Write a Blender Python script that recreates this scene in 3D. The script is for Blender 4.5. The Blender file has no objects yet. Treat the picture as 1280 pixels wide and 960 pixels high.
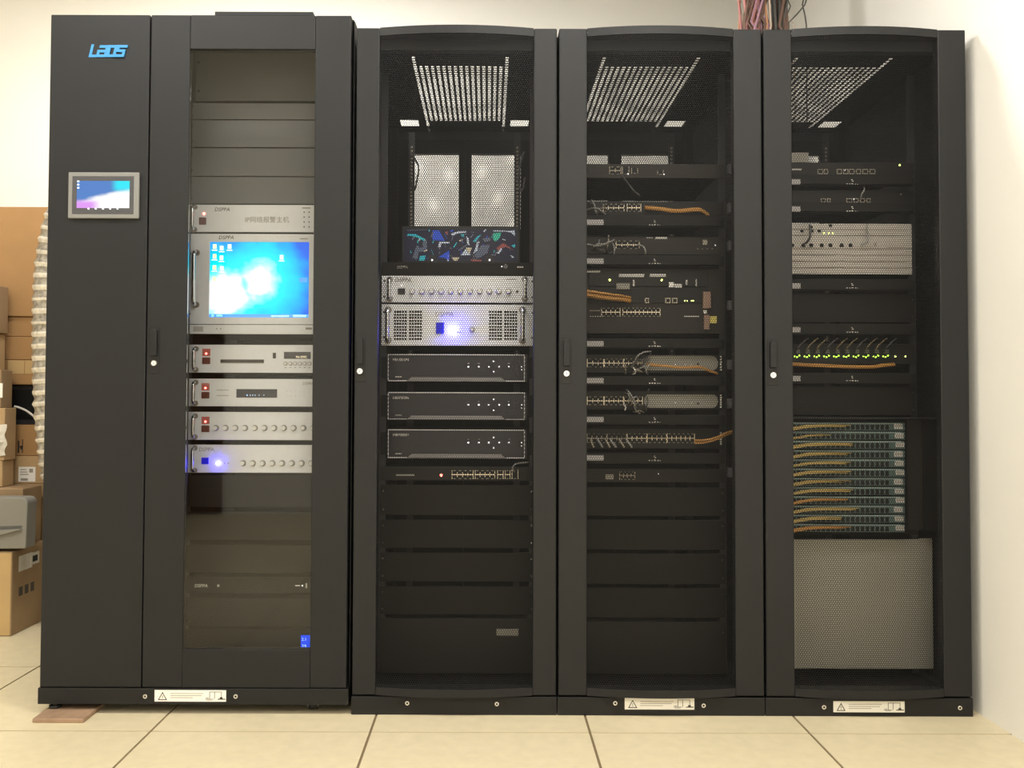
import bpy, bmesh, math, random
import numpy as np
from mathutils import Matrix, Vector

random.seed(7)
SC = bpy.context.scene
COL = SC.collection

# ------------------------------------------------------------------ camera
F, CX, CY = 1150.0, 611.0, 468.0            # focal length and optical axis in pixels of the 1280x960 frame
CAM = Vector((0.0, -2.674, 0.907))
TILT, ROLL = math.radians(1.6), math.radians(0.2)
RC = Matrix.Rotation(math.radians(90) + TILT, 3, 'X') @ Matrix.Rotation(ROLL, 3, 'Z')
cd = bpy.data.cameras.new('camera')
cam = bpy.data.objects.new('camera', cd)
COL.objects.link(cam)
cd.sensor_width = 36.0
cd.lens = F * 36.0 / 1280.0
cd.shift_x = (640 - CX) / 1280.0
cd.shift_y = (CY - 480) / 1280.0
cd.clip_start = 0.05
cam.matrix_world = Matrix.Translation(CAM) @ RC.to_4x4()
SC.camera = cam

# ------------------------------------------------------------------ world, lights, exposure
w = bpy.data.worlds.new('world')
SC.world = w
w.use_nodes = True
w.node_tree.nodes['Background'].inputs[0].default_value = (1.0, 0.95, 0.88, 1)
w.node_tree.nodes['Background'].inputs[1].default_value = 0.05
SC.view_settings.view_transform = 'Standard'
SC.view_settings.look = 'None'
SC.view_settings.exposure = 0.0
SC.view_settings.gamma = 1.0
SC.view_settings.use_curve_mapping = False
SC.cycles.use_denoising = True
SC.cycles.max_bounces = 8
SC.cycles.diffuse_bounces = 5
SC.cycles.transparent_max_bounces = 16
SC.cycles.caustics_reflective = False
SC.cycles.caustics_refractive = False
SC.cycles.sample_clamp_indirect = 6.0

CEIL = 3.0
ROOM = dict(x0=-4.2, x1=1.43, y0=-4.6, y1=1.62)
ADDED_LAMPS = [(-1.35, -1.10), (0.50, -1.10), (-2.75, -3.4), (0.45, -3.4), (-0.95, 0.50)]  # no lamp is in view; all are added to light the room
LAMP_POWER = [42, 40, 30, 58, 62]
LAMP_COL = (1.0, 0.975, 0.935)
for (lx, ly), pw in zip(ADDED_LAMPS, LAMP_POWER):
    l = bpy.data.lights.new('added_lamp_light', 'AREA')
    l.shape = 'RECTANGLE'; l.size = 1.16; l.size_y = 0.26
    l.energy = pw; l.color = LAMP_COL
    lo = bpy.data.objects.new('added_lamp_light', l)
    COL.objects.link(lo)
    lo.location = (lx, ly, CEIL - 0.062)


def W(px, py, Y):
    """the point on the plane y = Y that the photograph shows at pixel (px, py)"""
    d = RC @ Vector(((px - CX) / F, -(py - CY) / F, -1.0))
    t = (Y - CAM.y) / d.y
    p = CAM + d * t
    return p.x, p.z


def zz(py, Y, px=640):
    return W(px, py, Y)[1]


def xx(px, Y, py=470):
    return W(px, py, Y)[0]


# ------------------------------------------------------------------ materials
MATS = {}


def mat(name, col=(.5, .5, .5), rough=.5, metal=0., spec=.5, emit=None, strength=1., noise=None, bump=None):
    m = bpy.data.materials.new(name)
    m.use_nodes = True
    nt = m.node_tree
    b = nt.nodes['Principled BSDF']
    b.inputs['Base Color'].default_value = (*col, 1)
    b.inputs['Roughness'].default_value = rough
    b.inputs['Metallic'].default_value = metal
    b.inputs['Specular IOR Level'].default_value = spec
    if emit:
        b.inputs['Emission Color'].default_value = (*emit, 1)
        b.inputs['Emission Strength'].default_value = strength
    tc = None
    if noise:
        amt, scale = noise
        tc = nt.nodes.new('ShaderNodeTexCoord')
        n = nt.nodes.new('ShaderNodeTexNoise')
        n.inputs['Scale'].default_value = scale
        n.inputs['Detail'].default_value = 5
        r = nt.nodes.new('ShaderNodeMapRange')
        r.inputs[1].default_value = .3; r.inputs[2].default_value = .7
        r.inputs[3].default_value = 1 - amt; r.inputs[4].default_value = 1 + amt
        mx = nt.nodes.new('ShaderNodeMix'); mx.data_type = 'RGBA'; mx.blend_type = 'MULTIPLY'
        mx.inputs[0].default_value = 1
        mx.inputs[6].default_value = (*col, 1)
        nt.links.new(tc.outputs['Object'], n.inputs['Vector'])
        nt.links.new(n.outputs['Fac'], r.inputs[0])
        nt.links.new(r.outputs[0], mx.inputs[7])
        nt.links.new(mx.outputs[2], b.inputs['Base Color'])
    if bump:
        amt, scale = bump
        tc = tc or nt.nodes.new('ShaderNodeTexCoord')
        n = nt.nodes.new('ShaderNodeTexNoise')
        n.inputs['Scale'].default_value = scale
        bm_ = nt.nodes.new('ShaderNodeBump')
        bm_.inputs['Strength'].default_value = amt
        bm_.inputs['Distance'].default_value = .002
        nt.links.new(tc.outputs['Object'], n.inputs['Vector'])
        nt.links.new(n.outputs['Fac'], bm_.inputs['Height'])
        nt.links.new(bm_.outputs['Normal'], b.inputs['Normal'])
    MATS[name] = m
    return m


mat('wall_paint', (.87, .852, .80), .75, spec=.25, noise=(.015, 3))
mat('ceiling_paint', (.85, .85, .82), .8, spec=.2)
mat('floor_tile', (.655, .57, .385), .38, spec=.35, noise=(.045, 26))
mat('grout', (.20, .145, .075), .8)
mat('rack_black', (.0128, .0133, .0143), .47, spec=.30, noise=(.05, 6), bump=(.12, 900))
mat('rack_plinth', (.0135, .0135, .0135), .5, spec=.28, noise=(.06, 9))
mat('inner_black', (.009, .009, .009), .6, spec=.15)
mat('mesh_black', (.011, .011, .0112), .5, spec=.2)
mat('panel_black', (.0125, .0118, .0108), .5, spec=.18, noise=(.06, 8))
mat('panel_grey', (.150, .150, .154), .5, spec=.35, noise=(.04, 8))
mat('rail_dark', (.045, .045, .048), .4, metal=.4)
mat('gap_dark', (.006, .006, .006), .8)
mat('silver', (.88, .89, .93), .42, metal=0., spec=.5, noise=(.02, 40))
mat('silver_rail', (.45, .44, .43), .32, metal=.7)
mat('chrome', (.8, .8, .8), .22, metal=.95)
mat('white_plastic', (.80, .79, .75), .5)
mat('knob_white', (.92, .91, .90), .35)
mat('label_white', (.86, .84, .78), .6)
mat('tag_grey', (.44, .42, .41), .6)
mat('ink', (.05, .04, .03), .6)
mat('ink_soft', (.34, .30, .25), .6)
mat('ink_pale', (.55, .53, .50), .6)
mat('dark_red', (.16, .045, .03), .4)
mat('dark_plastic', (.03, .03, .035), .35)
mat('hmi_bezel', (.20, .20, .19), .45)
mat('hmi_inner', (.055, .055, .06), .4)
mat('nvr_face', (.026, .024, .030), .25, spec=.5)
mat('nvr_trim', (.72, .71, .74), .35, metal=.5)
mat('nvr_skirt', (.24, .235, .24), .45, metal=.3)
mat('switch_face', (.016, .0150, .0138), .45, spec=.25)
mat('switch_brown', (.028, .0235, .0195), .5, spec=.25)
mat('port_metal', (.92, .80, .60), .35, metal=.15)
mat('port_dim', (.42, .37, .29), .4, metal=.3)
mat('grey_plate', (.26, .245, .205), .5)
mat('cover_grey', (.36, .34, .275), .55, noise=(.03, 6))
mat('white_chassis', (.50, .46, .41), .45, noise=(.03, 15))
mat('cord_orange', (.50, .25, .06), .5)
mat('cord_yellow', (.50, .36, .12), .5)
mat('cord_grey', (.36, .35, .33), .5)
mat('cord_dark', (.09, .088, .085), .5)
mat('cord_dim', (.22, .17, .08), .5)
mat('cord_white', (.8, .78, .72), .5)
mat('tray_teal', (.08, .125, .115), .35, spec=.5)
mat('tray_rim', (.28, .36, .34), .35)
mat('logo_blue', (.03, .25, .55), .4)
mat('cardboard', (.37, .215, .095), .8, spec=.2, noise=(.07, 5))
mat('cardboard_tan', (.47, .32, .17), .8, spec=.2, noise=(.07, 7))
mat('cardboard_grey', (.33, .225, .125), .8, spec=.2, noise=(.08, 7))
mat('cardboard_pale', (.52, .36, .17), .8, spec=.2, noise=(.05, 7))
mat('tape', (.50, .38, .22), .35)
mat('printer_grey', (.22, .212, .185), .5, noise=(.02, 5))
mat('printer_dark', (.10, .10, .09), .5)
mat('plastic_film', (.62, .58, .50), .35, bump=(.9, 40))
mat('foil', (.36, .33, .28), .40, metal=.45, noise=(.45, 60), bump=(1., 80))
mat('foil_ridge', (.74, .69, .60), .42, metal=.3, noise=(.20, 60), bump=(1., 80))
mat('wood_pad', (.34, .22, .14), .6, noise=(.15, 30))
mat('door_wood', (.11, .062, .035), .5, noise=(.2, 9))
mat('rubber', (.02, .02, .02), .6)
mat('wire_pink', (.55, .23, .22), .5)
mat('wire_orange', (.62, .30, .17), .5)
mat('wire_brown', (.17, .10, .075), .6)
mat('wire_pale', (.70, .58, .48), .5)
mat('wire_violet', (.36, .20, .27), .5)
mat('yellow_tag', (.70, .60, .16), .5)
mat('copper_part', (.34, .22, .16), .45, metal=.3)
mat('led_red', (.3, .02, .02), .4, emit=(1., .16, .12), strength=9)
mat('led_red_glow', (.36, .13, .11), .4, emit=(1., .10, .06), strength=.10)
mat('led_green', (.1, .5, .05), .4, emit=(.55, 1., .08), strength=4)
mat('led_yellow', (.5, .5, .05), .4, emit=(.85, 1., .25), strength=4)
mat('led_white', (.8, .8, .8), .4, emit=(.95, .92, 1.), strength=1.6)
mat('led_blue', (.2, .2, .9), .4, emit=(.02, .02, 1.), strength=700)
mat('led_blue_small', (.2, .2, .9), .4, emit=(.02, .02, 1.), strength=160)
mat('led_core_small', (.9, .9, 1.), .4, emit=(.6, .7, 1.), strength=8)
mat('led_core', (.9, .9, 1.), .4, emit=(.6, .7, 1.), strength=40)
mat('button_blue', (.01, .01, .35), .4, emit=(.005, .005, .6), strength=.5)
mat('display_blue', (.01, .03, .4), .4, emit=(.0, .06, .85), strength=1.0)
mat('display_text', (.6, .8, 1.), .4, emit=(.35, .6, 1.), strength=1.2)
mat('display_dark', (.045, .045, .055), .15)
mat('display_amber', (.9, .8, .5), .4, emit=(1., .85, .55), strength=1.)
mat('icon_white', (.9, .95, 1.), .4, emit=(.75, .95, 1.), strength=1.0)
mat('icon_blue', (.1, .3, .8), .4, emit=(.05, .30, .75), strength=1.0)
mat('icon_yellow', (.9, .9, .5), .4, emit=(.95, .95, .55), strength=1.0)
for nm, c in dict(teal=(.02, .42, .50), blue=(.02, .08, .55), green=(.03, .45, .30), white=(.5, .55, .62),
                  grey=(.10, .12, .17), red=(.30, .07, .06), sand=(.55, .48, .33), navy=(.006, .007, .030)).items():
    mat('screen_' + nm, c, .3, emit=c, strength=.55)


def screen_mat(name, build):
    m = bpy.data.materials.new(name)
    m.use_nodes = True
    nt = m.node_tree
    nt.nodes.clear()
    out = nt.nodes.new('ShaderNodeOutputMaterial')
    em = nt.nodes.new('ShaderNodeEmission')
    nt.links.new(em.outputs[0], out.inputs[0])
    tc = nt.nodes.new('ShaderNodeTexCoord')
    sp = nt.nodes.new('ShaderNodeSeparateXYZ')
    nt.links.new(tc.outputs['Generated'], sp.inputs[0])
    build(nt, tc, sp, em)
    MATS[name] = m


def nmath(nt, op, a, b=None):
    n = nt.nodes.new('ShaderNodeMath')
    n.operation = op
    for i, v in enumerate((a, b)):
        if v is None:
            continue
        if isinstance(v, (int, float)):
            n.inputs[i].default_value = v
        else:
            nt.links.new(v, n.inputs[i])
    return n.outputs[0]


def smooth(nt, v, a, b):
    n = nt.nodes.new('ShaderNodeMapRange')
    n.interpolation_type = 'SMOOTHSTEP'
    nt.links.new(v, n.inputs[0])
    n.inputs[1].default_value = a
    n.inputs[2].default_value = b
    return n.outputs[0]


def mixc(nt, f, a, b):
    n = nt.nodes.new('ShaderNodeMix')
    n.data_type = 'RGBA'
    if isinstance(f, (int, float)):
        n.inputs[0].default_value = f
    else:
        nt.links.new(f, n.inputs[0])
    for i, v in ((6, a), (7, b)):
        if isinstance(v, tuple):
            n.inputs[i].default_value = (*v, 1)
        else:
            nt.links.new(v, n.inputs[i])
    return n.outputs[2]


def desk(nt, tc, sp, em):
    x, z = sp.outputs[0], sp.outputs[2]
    # bright flare rising from the lower left, a second lobe to its right
    d1 = nmath(nt, 'SQRT', nmath(nt, 'ADD', nmath(nt, 'POWER', nmath(nt, 'MULTIPLY', nmath(nt, 'SUBTRACT', x, .16), 1.25), 2),
                                 nmath(nt, 'POWER', nmath(nt, 'SUBTRACT', z, .30), 2)))
    d2 = nmath(nt, 'SQRT', nmath(nt, 'ADD', nmath(nt, 'POWER', nmath(nt, 'MULTIPLY', nmath(nt, 'SUBTRACT', x, .50), 1.35), 2),
                                 nmath(nt, 'POWER', nmath(nt, 'SUBTRACT', z, .48), 2)))
    d = nmath(nt, 'MINIMUM', d1, nmath(nt, 'ADD', d2, .07))
    nz = nt.nodes.new('ShaderNodeTexNoise')
    nz.inputs['Scale'].default_value = 6
    nt.links.new(tc.outputs['Generated'], nz.inputs['Vector'])
    d = nmath(nt, 'ADD', d, nmath(nt, 'MULTIPLY', nmath(nt, 'SUBTRACT', nz.outputs['Fac'], .5), .26))
    r = nt.nodes.new('ShaderNodeValToRGB')
    e = r.color_ramp.elements
    e[0].position = .22; e[0].color = (1, 1, 1, 1)
    e[1].position = 1.0; e[1].color = (.02, .10, .72, 1)
    for p, c in ((.30, (.30, .95, 1, 1)), (.38, (.0, .80, 1., 1)), (.52, (.0, .62, .92, 1)), (.66, (.0, .36, .85, 1)), (.80, (.01, .12, .72, 1))):
        q = e.new(p); q.color = c
    nt.links.new(d, r.inputs[0])
    nt.links.new(r.outputs[0], em.inputs[0])
    em.inputs[1].default_value = 1.35


def hmi(nt, tc, sp, em):
    x, z = sp.outputs[0], sp.outputs[2]
    nz = nt.nodes.new('ShaderNodeTexNoise')
    nz.inputs['Scale'].default_value = 4
    nt.links.new(tc.outputs['Generated'], nz.inputs['Vector'])
    wob = nmath(nt, 'MULTIPLY', nmath(nt, 'SUBTRACT', nz.outputs['Fac'], .5), .2)
    t = nmath(nt, 'ADD', nmath(nt, 'SUBTRACT', z, nmath(nt, 'MULTIPLY', x, .55)), wob)   # high at the upper left
    base = mixc(nt, smooth(nt, t, .10, .30), (1.05, 1.05, 1.05), (.12, .26, .62))
    cy = nmath(nt, 'MULTIPLY', smooth(nt, x, .62, .80), smooth(nt, z, .52, .78))
    base = mixc(nt, cy, base, (.06, .85, 1.0))
    pk = nmath(nt, 'MULTIPLY', nmath(nt, 'SUBTRACT', 1.0, smooth(nt, x, .25, .50)), nmath(nt, 'SUBTRACT', 1.0, smooth(nt, z, .16, .36)))
    base = mixc(nt, pk, base, (.80, .36, .95))
    nt.links.new(base, em.inputs[0])
    em.inputs[1].default_value = 1.0


screen_mat('desktop_screen', desk)
screen_mat('panel_screen', hmi)


def glass_mat():
    m = bpy.data.materials.new('door_glass')
    m.use_nodes = True
    nt = m.node_tree
    nt.nodes.clear()
    out = nt.nodes.new('ShaderNodeOutputMaterial')
    tr = nt.nodes.new('ShaderNodeBsdfTransparent')
    tr.inputs[0].default_value = (.985, .99, .99, 1)
    gl = nt.nodes.new('ShaderNodeBsdfGlossy')
    gl.inputs['Roughness'].default_value = .02
    fr = nt.nodes.new('ShaderNodeFresnel')
    fr.inputs[0].default_value = 1.42
    mx = nt.nodes.new('ShaderNodeMixShader')
    nt.links.new(fr.outputs[0], mx.inputs[0])
    nt.links.new(tr.outputs[0], mx.inputs[1])
    nt.links.new(gl.outputs[0], mx.inputs[2])
    nt.links.new(mx.outputs[0], out.inputs[0])
    MATS['door_glass'] = m


glass_mat()

# ------------------------------------------------------------------ mesh helpers
STUFF = {'port_block', 'vent_grid', 'small_print', 'maker_mark', 'tray_windows', 'pigtail_bundle', 'roof_grille', 'indicator_dots', 'button_row', 'key_print', 'edge_label', 'plug_row', 'socket_row', 'card_seam', 'pictogram'}
WL = {}                                     # world location of every object (no object here is rotated by its parent)


class MB:
    def __init__(self):
        self.v, self.f, self.m, self.mats, self.sm = [], [], [], [], []

    def mi(self, name):
        if name not in self.mats:
            self.mats.append(name)
        return self.mats.index(name)

    def face(self, pts, mt, smooth=False):
        n = len(self.v)
        self.v += [tuple(p) for p in pts]
        self.f.append(list(range(n, n + len(pts))))
        self.m.append(self.mi(mt))
        self.sm.append(smooth)

    def box(self, x0, x1, y0, y1, z0, z1, mt):
        if x0 > x1: x0, x1 = x1, x0
        if y0 > y1: y0, y1 = y1, y0
        if z0 > z1: z0, z1 = z1, z0
        n = len(self.v)
        self.v += [(x0, y0, z0), (x1, y0, z0), (x1, y1, z0), (x0, y1, z0), (x0, y0, z1), (x1, y0, z1), (x1, y1, z1), (x0, y1, z1)]
        k = self.mi(mt)
        for q in ((0, 3, 2, 1), (4, 5, 6, 7), (0, 1, 5, 4), (1, 2, 6, 5), (2, 3, 7, 6), (3, 0, 4, 7)):
            self.f.append([n + i for i in q]); self.m.append(k); self.sm.append(False)
        return self

    def prism(self, poly, y0, y1, mt):
        """polygon in (x, z), counter-clockwise seen from the camera, extruded from y0 (front) to y1"""
        n, k = len(self.v), self.mi(mt)
        c = len(poly)
        self.v += [(x, y0, z) for x, z in poly] + [(x, y1, z) for x, z in poly]
        self.f.append([n + i for i in range(c)]); self.m.append(k); self.sm.append(False)
        self.f.append([n + c + i for i in reversed(range(c))]); self.m.append(k); self.sm.append(False)
        for i in range(c):
            j = (i + 1) % c
            self.f.append([n + j, n + i, n + c + i, n + c + j]); self.m.append(k); self.sm.append(False)
        return self

    def disc(self, x, z, r, y0, y1, mt, seg=14, r1=None):
        """a round knob or button whose axis points at the viewer; r1 = radius at the front"""
        r1 = r if r1 is None else r1
        n, k = len(self.v), self.mi(mt)
        for yy, rr in ((y0, r1), (y1, r)):
            for i in range(seg):
                a = 2 * math.pi * i / seg
                self.v.append((x + rr * math.cos(a), yy, z + rr * math.sin(a)))
        self.f.append([n + i for i in range(seg)]); self.m.append(k); self.sm.append(False)
        self.f.append([n + seg + i for i in reversed(range(seg))]); self.m.append(k); self.sm.append(False)
        for i in range(seg):
            j = (i + 1) % seg
            self.f.append([n + j, n + i, n + seg + i, n + seg + j]); self.m.append(k); self.sm.append(True)
        return self

    def tube(self, pts, r, mt, seg=6, radii=None, cap=True):
        pts = [Vector(p) for p in pts]
        n0, k = len(self.v), self.mi(mt)
        up = None
        for i, p in enumerate(pts):
            t = (pts[min(i + 1, len(pts) - 1)] - pts[max(i - 1, 0)]).normalized()
            if up is None:
                up = Vector((0, 0, 1)) if abs(t.z) < .9 else Vector((0, 1, 0))
            a = t.cross(up)
            if a.length < 1e-5:
                a = t.cross(Vector((1, 0, 0)))
            a.normalize()
            b = a.cross(t).normalized()
            up = b
            rr = radii[i] if radii else r
            for j in range(seg):
                th = 2 * math.pi * j / seg
                self.v.append(tuple(p + a * (rr * math.cos(th)) + b * (rr * math.sin(th))))
        for i in range(len(pts) - 1):
            for j in range(seg):
                j2 = (j + 1) % seg
                self.f.append([n0 + i * seg + j, n0 + i * seg + j2, n0 + (i + 1) * seg + j2, n0 + (i + 1) * seg + j])
                self.m.append(k); self.sm.append(True)
        if cap:
            self.f.append([n0 + j for j in range(seg)]); self.m.append(k); self.sm.append(False)
            e = n0 + (len(pts) - 1) * seg
            self.f.append([e + j for j in reversed(range(seg))]); self.m.append(k); self.sm.append(False)
        return self

    def data(self, name, origin=None):
        v = np.array(self.v, dtype=float)
        if origin is None:
            lo, hi = v.min(0), v.max(0)
            origin = np.array([(lo[0] + hi[0]) / 2, (lo[1] + hi[1]) / 2, lo[2]])
        v = v - np.array(origin)
        me = bpy.data.meshes.new(name)
        me.from_pydata(v.tolist(), [], self.f)
        for mname in self.mats:
            me.materials.append(MATS[mname])
        me.polygons.foreach_set('material_index', self.m)
        me.polygons.foreach_set('use_smooth', self.sm)
        me.update()
        return me, Vector(origin)

    def build(self, name, parent=None, bevel=0., label=None, origin=None):
        me, o = self.data(name, origin)
        ob = inst(name, me, o, parent)
        bm = bmesh.new()
        bm.from_mesh(me)
        bmesh.ops.recalc_face_normals(bm, faces=bm.faces)
        bm.to_mesh(me)
        bm.free()
        if bevel:
            md = ob.modifiers.new('bevel', 'BEVEL')
            md.width = bevel
            md.segments = 2
            md.limit_method = 'ANGLE'
        if label:
            ob['label'] = label
        if name in STUFF:
            ob['kind'] = 'stuff'
        return ob


def inst(name, me, loc, parent=None):
    ob = bpy.data.objects.new(name, me)
    if name == 'mesh_panel':
        ob['kind'] = 'stuff'
    COL.objects.link(ob)
    loc = Vector(loc)
    WL[ob] = loc
    if parent is not None:
        ob.parent = parent
        ob.location = loc - WL[parent]
    else:
        ob.location = loc
    return ob


def thing(name, loc, label, cat, group=None):
    e = bpy.data.objects.new(name, None)
    e.empty_display_size = .05
    COL.objects.link(e)
    e.location = loc
    WL[e] = Vector(loc)
    return tag(e, label, cat, group)


def tag(o, label, cat, group=None):
    o['label'] = label
    o['category'] = cat
    if group:
        o['group'] = group
    return o


def struct(o):
    o['kind'] = 'structure'
    return o


_TXT = {}


def text(body, size, x, z, y, mt, parent, name='lettering', align='LEFT', shear=0., depth=.0004, bold=0.):
    """flat printed lettering standing on a surface that faces the viewer, baseline at z"""
    cu = bpy.data.curves.new('lettering', 'FONT')
    cu.body = body
    cu.size = size
    cu.align_x = align
    cu.shear = shear
    cu.extrude = depth / 2
    cu.offset = bold
    cu.resolution_u = 2
    ob = bpy.data.objects.new('lettering', cu)
    COL.objects.link(ob)
    dg = bpy.context.evaluated_depsgraph_get()
    me = bpy.data.meshes.new_from_object(ob.evaluated_get(dg))
    bpy.data.objects.remove(ob)
    me.transform(Matrix.Rotation(math.radians(90), 4, 'X'))
    me.materials.clear()
    me.materials.append(MATS[mt])
    me.name = name
    return inst(name, me, (x, y - depth / 2, z), parent)


def honeycomb(x0, x1, z0, z1, s, fill, yfun, mt, name):
    """a perforated sheet: a staggered honeycomb of real holes, s apart; fill = hole size over cell size"""
    dz = s * math.sqrt(3) / 2
    nx = int((x1 - x0) / s)
    nz = int((z1 - z0) / dz)
    R = s / math.sqrt(3)
    ang = np.array([math.radians(60 * k + 30) for k in range(6)])
    hx, hz = np.cos(ang), np.sin(ang)
    j, i = np.meshgrid(np.arange(nz), np.arange(nx), indexing='ij')
    cx = x0 + (i + .5 + .5 * (j % 2) - .25) * (x1 - x0) / nx
    cz = z0 + (j + .5) * (z1 - z0) / nz
    cx, cz = cx.ravel(), cz.ravel()
    n = len(cx)
    ox = np.clip(cx[:, None] + R * hx, x0, x1)
    oz = np.clip(cz[:, None] + R * hz, z0, z1)
    ix = np.clip(cx[:, None] + R * fill * hx, x0, x1)
    iz = np.clip(cz[:, None] + R * fill * hz, z0, z1)
    X = np.concatenate([ox, ix], 1).ravel()
    Z = np.concatenate([oz, iz], 1).ravel()
    Y = yfun(X)
    V = np.stack([X, Y, Z], 1)
    k = np.arange(6)
    k2 = (k + 1) % 6
    base = (np.arange(n) * 12)[:, None]
    Q = np.stack([base + k, base + k2, base + 6 + k2, base + 6 + k], 2).reshape(-1)
    me = bpy.data.meshes.new(name)
    me.vertices.add(len(V))
    me.vertices.foreach_set('co', V.astype(np.float32).ravel())
    nf = n * 6
    me.loops.add(nf * 4)
    me.loops.foreach_set('vertex_index', Q.astype(np.int32))
    me.polygons.add(nf)
    me.polygons.foreach_set('loop_start', np.arange(nf, dtype=np.int32) * 4)
    me.materials.append(MATS[mt])
    me.update(calc_edges=True)
    return me


# ------------------------------------------------------------------ the room
TX, TY, TS, G = -0.920, -0.136, 0.6, 0.007
x0, x1, y0, y1 = ROOM['x0'], ROOM['x1'], ROOM['y0'], ROOM['y1']
floor = struct(MB().box(x0, x1, y0, y1, -.06, -.003, 'grout').build('floor'))
tile_cache = {}
ix0, iy0 = math.floor((x0 - TX) / TS), math.floor((y0 - TY) / TS)
for i in range(ix0, 30):
    for j in range(iy0, 30):
        a0, a1 = max(TX + i * TS + G / 2, x0), min(TX + (i + 1) * TS - G / 2, x1)
        b0, b1 = max(TY + j * TS + G / 2, y0), min(TY + (j + 1) * TS - G / 2, y1)
        if a1 - a0 < .02 or b1 - b0 < .02:
            continue
        key = (round(a1 - a0, 4), round(b1 - b0, 4))
        if key not in tile_cache:
            tile_cache[key] = MB().box(0, a1 - a0, 0, b1 - b0, -.0028, 0, 'floor_tile').data('tile', (0, 0, 0))[0]
        inst('tile', tile_cache[key], (a0, b0, 0), floor)
struct(MB().box(x0 - .1, x1 + .1, y1, y1 + .1, 0, CEIL, 'wall_paint').build('wall_back'))
struct(MB().box(x1, x1 + .1, y0, y1, 0, CEIL, 'wall_paint').build('wall_right'))
struct(MB().box(x0 - .1, x0, y0, y1, 0, CEIL, 'wall_paint').build('wall_left'))
struct(MB().box(x0 - .1, x1 + .1, y0 - .1, y0, 0, CEIL, 'wall_paint').build('wall_front'))
dr = struct(MB().box(-3.02, -2.10, y0 + .001, y0 + .04, .004, 2.08, 'door_wood').build('added_door_1', bevel=.003))  # unseen dark door, added to darken part of the glass reflection
for (a, b, c, e) in ((-2.92, -2.20, .25, .95), (-2.92, -2.20, 1.1, 1.95)):
    MB().box(a, b, y0 + .0405, y0 + .048, c, e, 'door_wood').build('door_panel', dr, .004)
MB().tube([(-2.18, y0 + .042, 1.02), (-2.18, y0 + .09, 1.02), (-2.28, y0 + .09, 1.02)], .009, 'chrome', 8).build('door_handle', dr)
struct(MB().box(x0 - .1, x1 + .1, y0 - .1, y1 + .1, CEIL, CEIL + .1, 'ceiling_paint').build('ceiling'))
for n, (lx, ly) in enumerate(ADDED_LAMPS):
    where = ['left ceiling lamp in front of the cabinets', 'right ceiling lamp in front of the cabinets',
             'left ceiling lamp at the far end of the room', 'right ceiling lamp at the far end of the room',
             'ceiling lamp above the black racks'][n]  # this one is added to brighten the wall above the racks
    t = thing('added_ceiling_lamp', (lx, ly, CEIL - .06), 'added white ' + where, 'lamp', 'added ceiling lamps')
    MB().box(lx - .62, lx + .62, ly - .16, ly + .16, CEIL - .058, CEIL, 'white_plastic').build('housing', t, .004)

# ------------------------------------------------------------------ shared rack parts
R1X0, R1X1, SEAM = -1.291, -0.4015, -0.997
RACKX = [(-.393, .199), (.201, .799), (.801, 1.399)]
RH = 2.004
DEPTH = 1.0


def warning_label(parent, x0, z0, x1, z1, y):
    m = MB()
    h = z1 - z0
    m.box(x0, x1, y - .0006, y, z0, z1, 'label_white')
    lab = m.build('warning_label', parent, label='white warning sticker with a triangle and a tip-over pictogram')
    y -= .0006
    tw, th = h * .70, h * .62
    a, b = x0 + h * .35, z0 + h * .16
    t = .0022
    m = MB()
    A, B, C = (a, b), (a + tw, b), (a + tw / 2, b + th)
    for p, q in ((A, B), (B, C), (C, A)):
        d = Vector((q[0] - p[0], q[1] - p[1])).normalized() * t / 2
        nrm = Vector((-d.y, d.x))
        m.prism([(p[0] - nrm.x - d.x, p[1] - nrm.y - d.y), (q[0] - nrm.x + d.x, q[1] - nrm.y + d.y),
                 (q[0] + nrm.x + d.x, q[1] + nrm.y + d.y), (p[0] + nrm.x - d.x, p[1] + nrm.y - d.y)], y - .0003, y, 'ink')
    m.box(a + tw / 2 - .0008, a + tw / 2 + .0008, y - .0003, y, b + .007, b + th * .62, 'ink')
    m.box(a + tw / 2 - .0008, a + tw / 2 + .0008, y - .0003, y, b + .003, b + .005, 'ink')
    m.build('warning_triangle', lab)
    m = MB()
    for k, ln in enumerate((.095, .090, .065)):
        zz_ = z0 + h * (.68 - .18 * k)
        m.box(a + tw + .011, a + tw + .011 + ln, y - .0003, y, zz_, zz_ + .0016, 'ink_soft')
    m.build('small_print', lab)
    m = MB()
    p0 = x1 - .060
    for (u0, u1, v0, v1) in ((.012, .0135, .25, .86), (.012, .047, .83, .87), (.026, .0275, .25, .86), (.046, .0475, .25, .86),
                             (.0, .024, .20, .24), (.002, .010, .30, .34), (.036, .058, .18, .26), (.042, .050, .26, .40), (.004, .02, .12, .15)):
        m.box(p0 + u0, p0 + u1, y - .0003, y, z0 + h * v0, z0 + h * v1, 'ink')
    m.build('pictogram', lab)


def plinth_bolt(parent, x, z, y, hole=None):
    b = MB().disc(x, z, .0062, y - .003, y, 'chrome', 12).disc(x, z, .0032, y - .0034, y - .003, 'gap_dark', 6).build('bolt', parent)
    if hole is not None:
        MB().disc(hole, z, .0050, y - .0005, y, 'gap_dark', 12).build('bolt_hole', parent)


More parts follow.
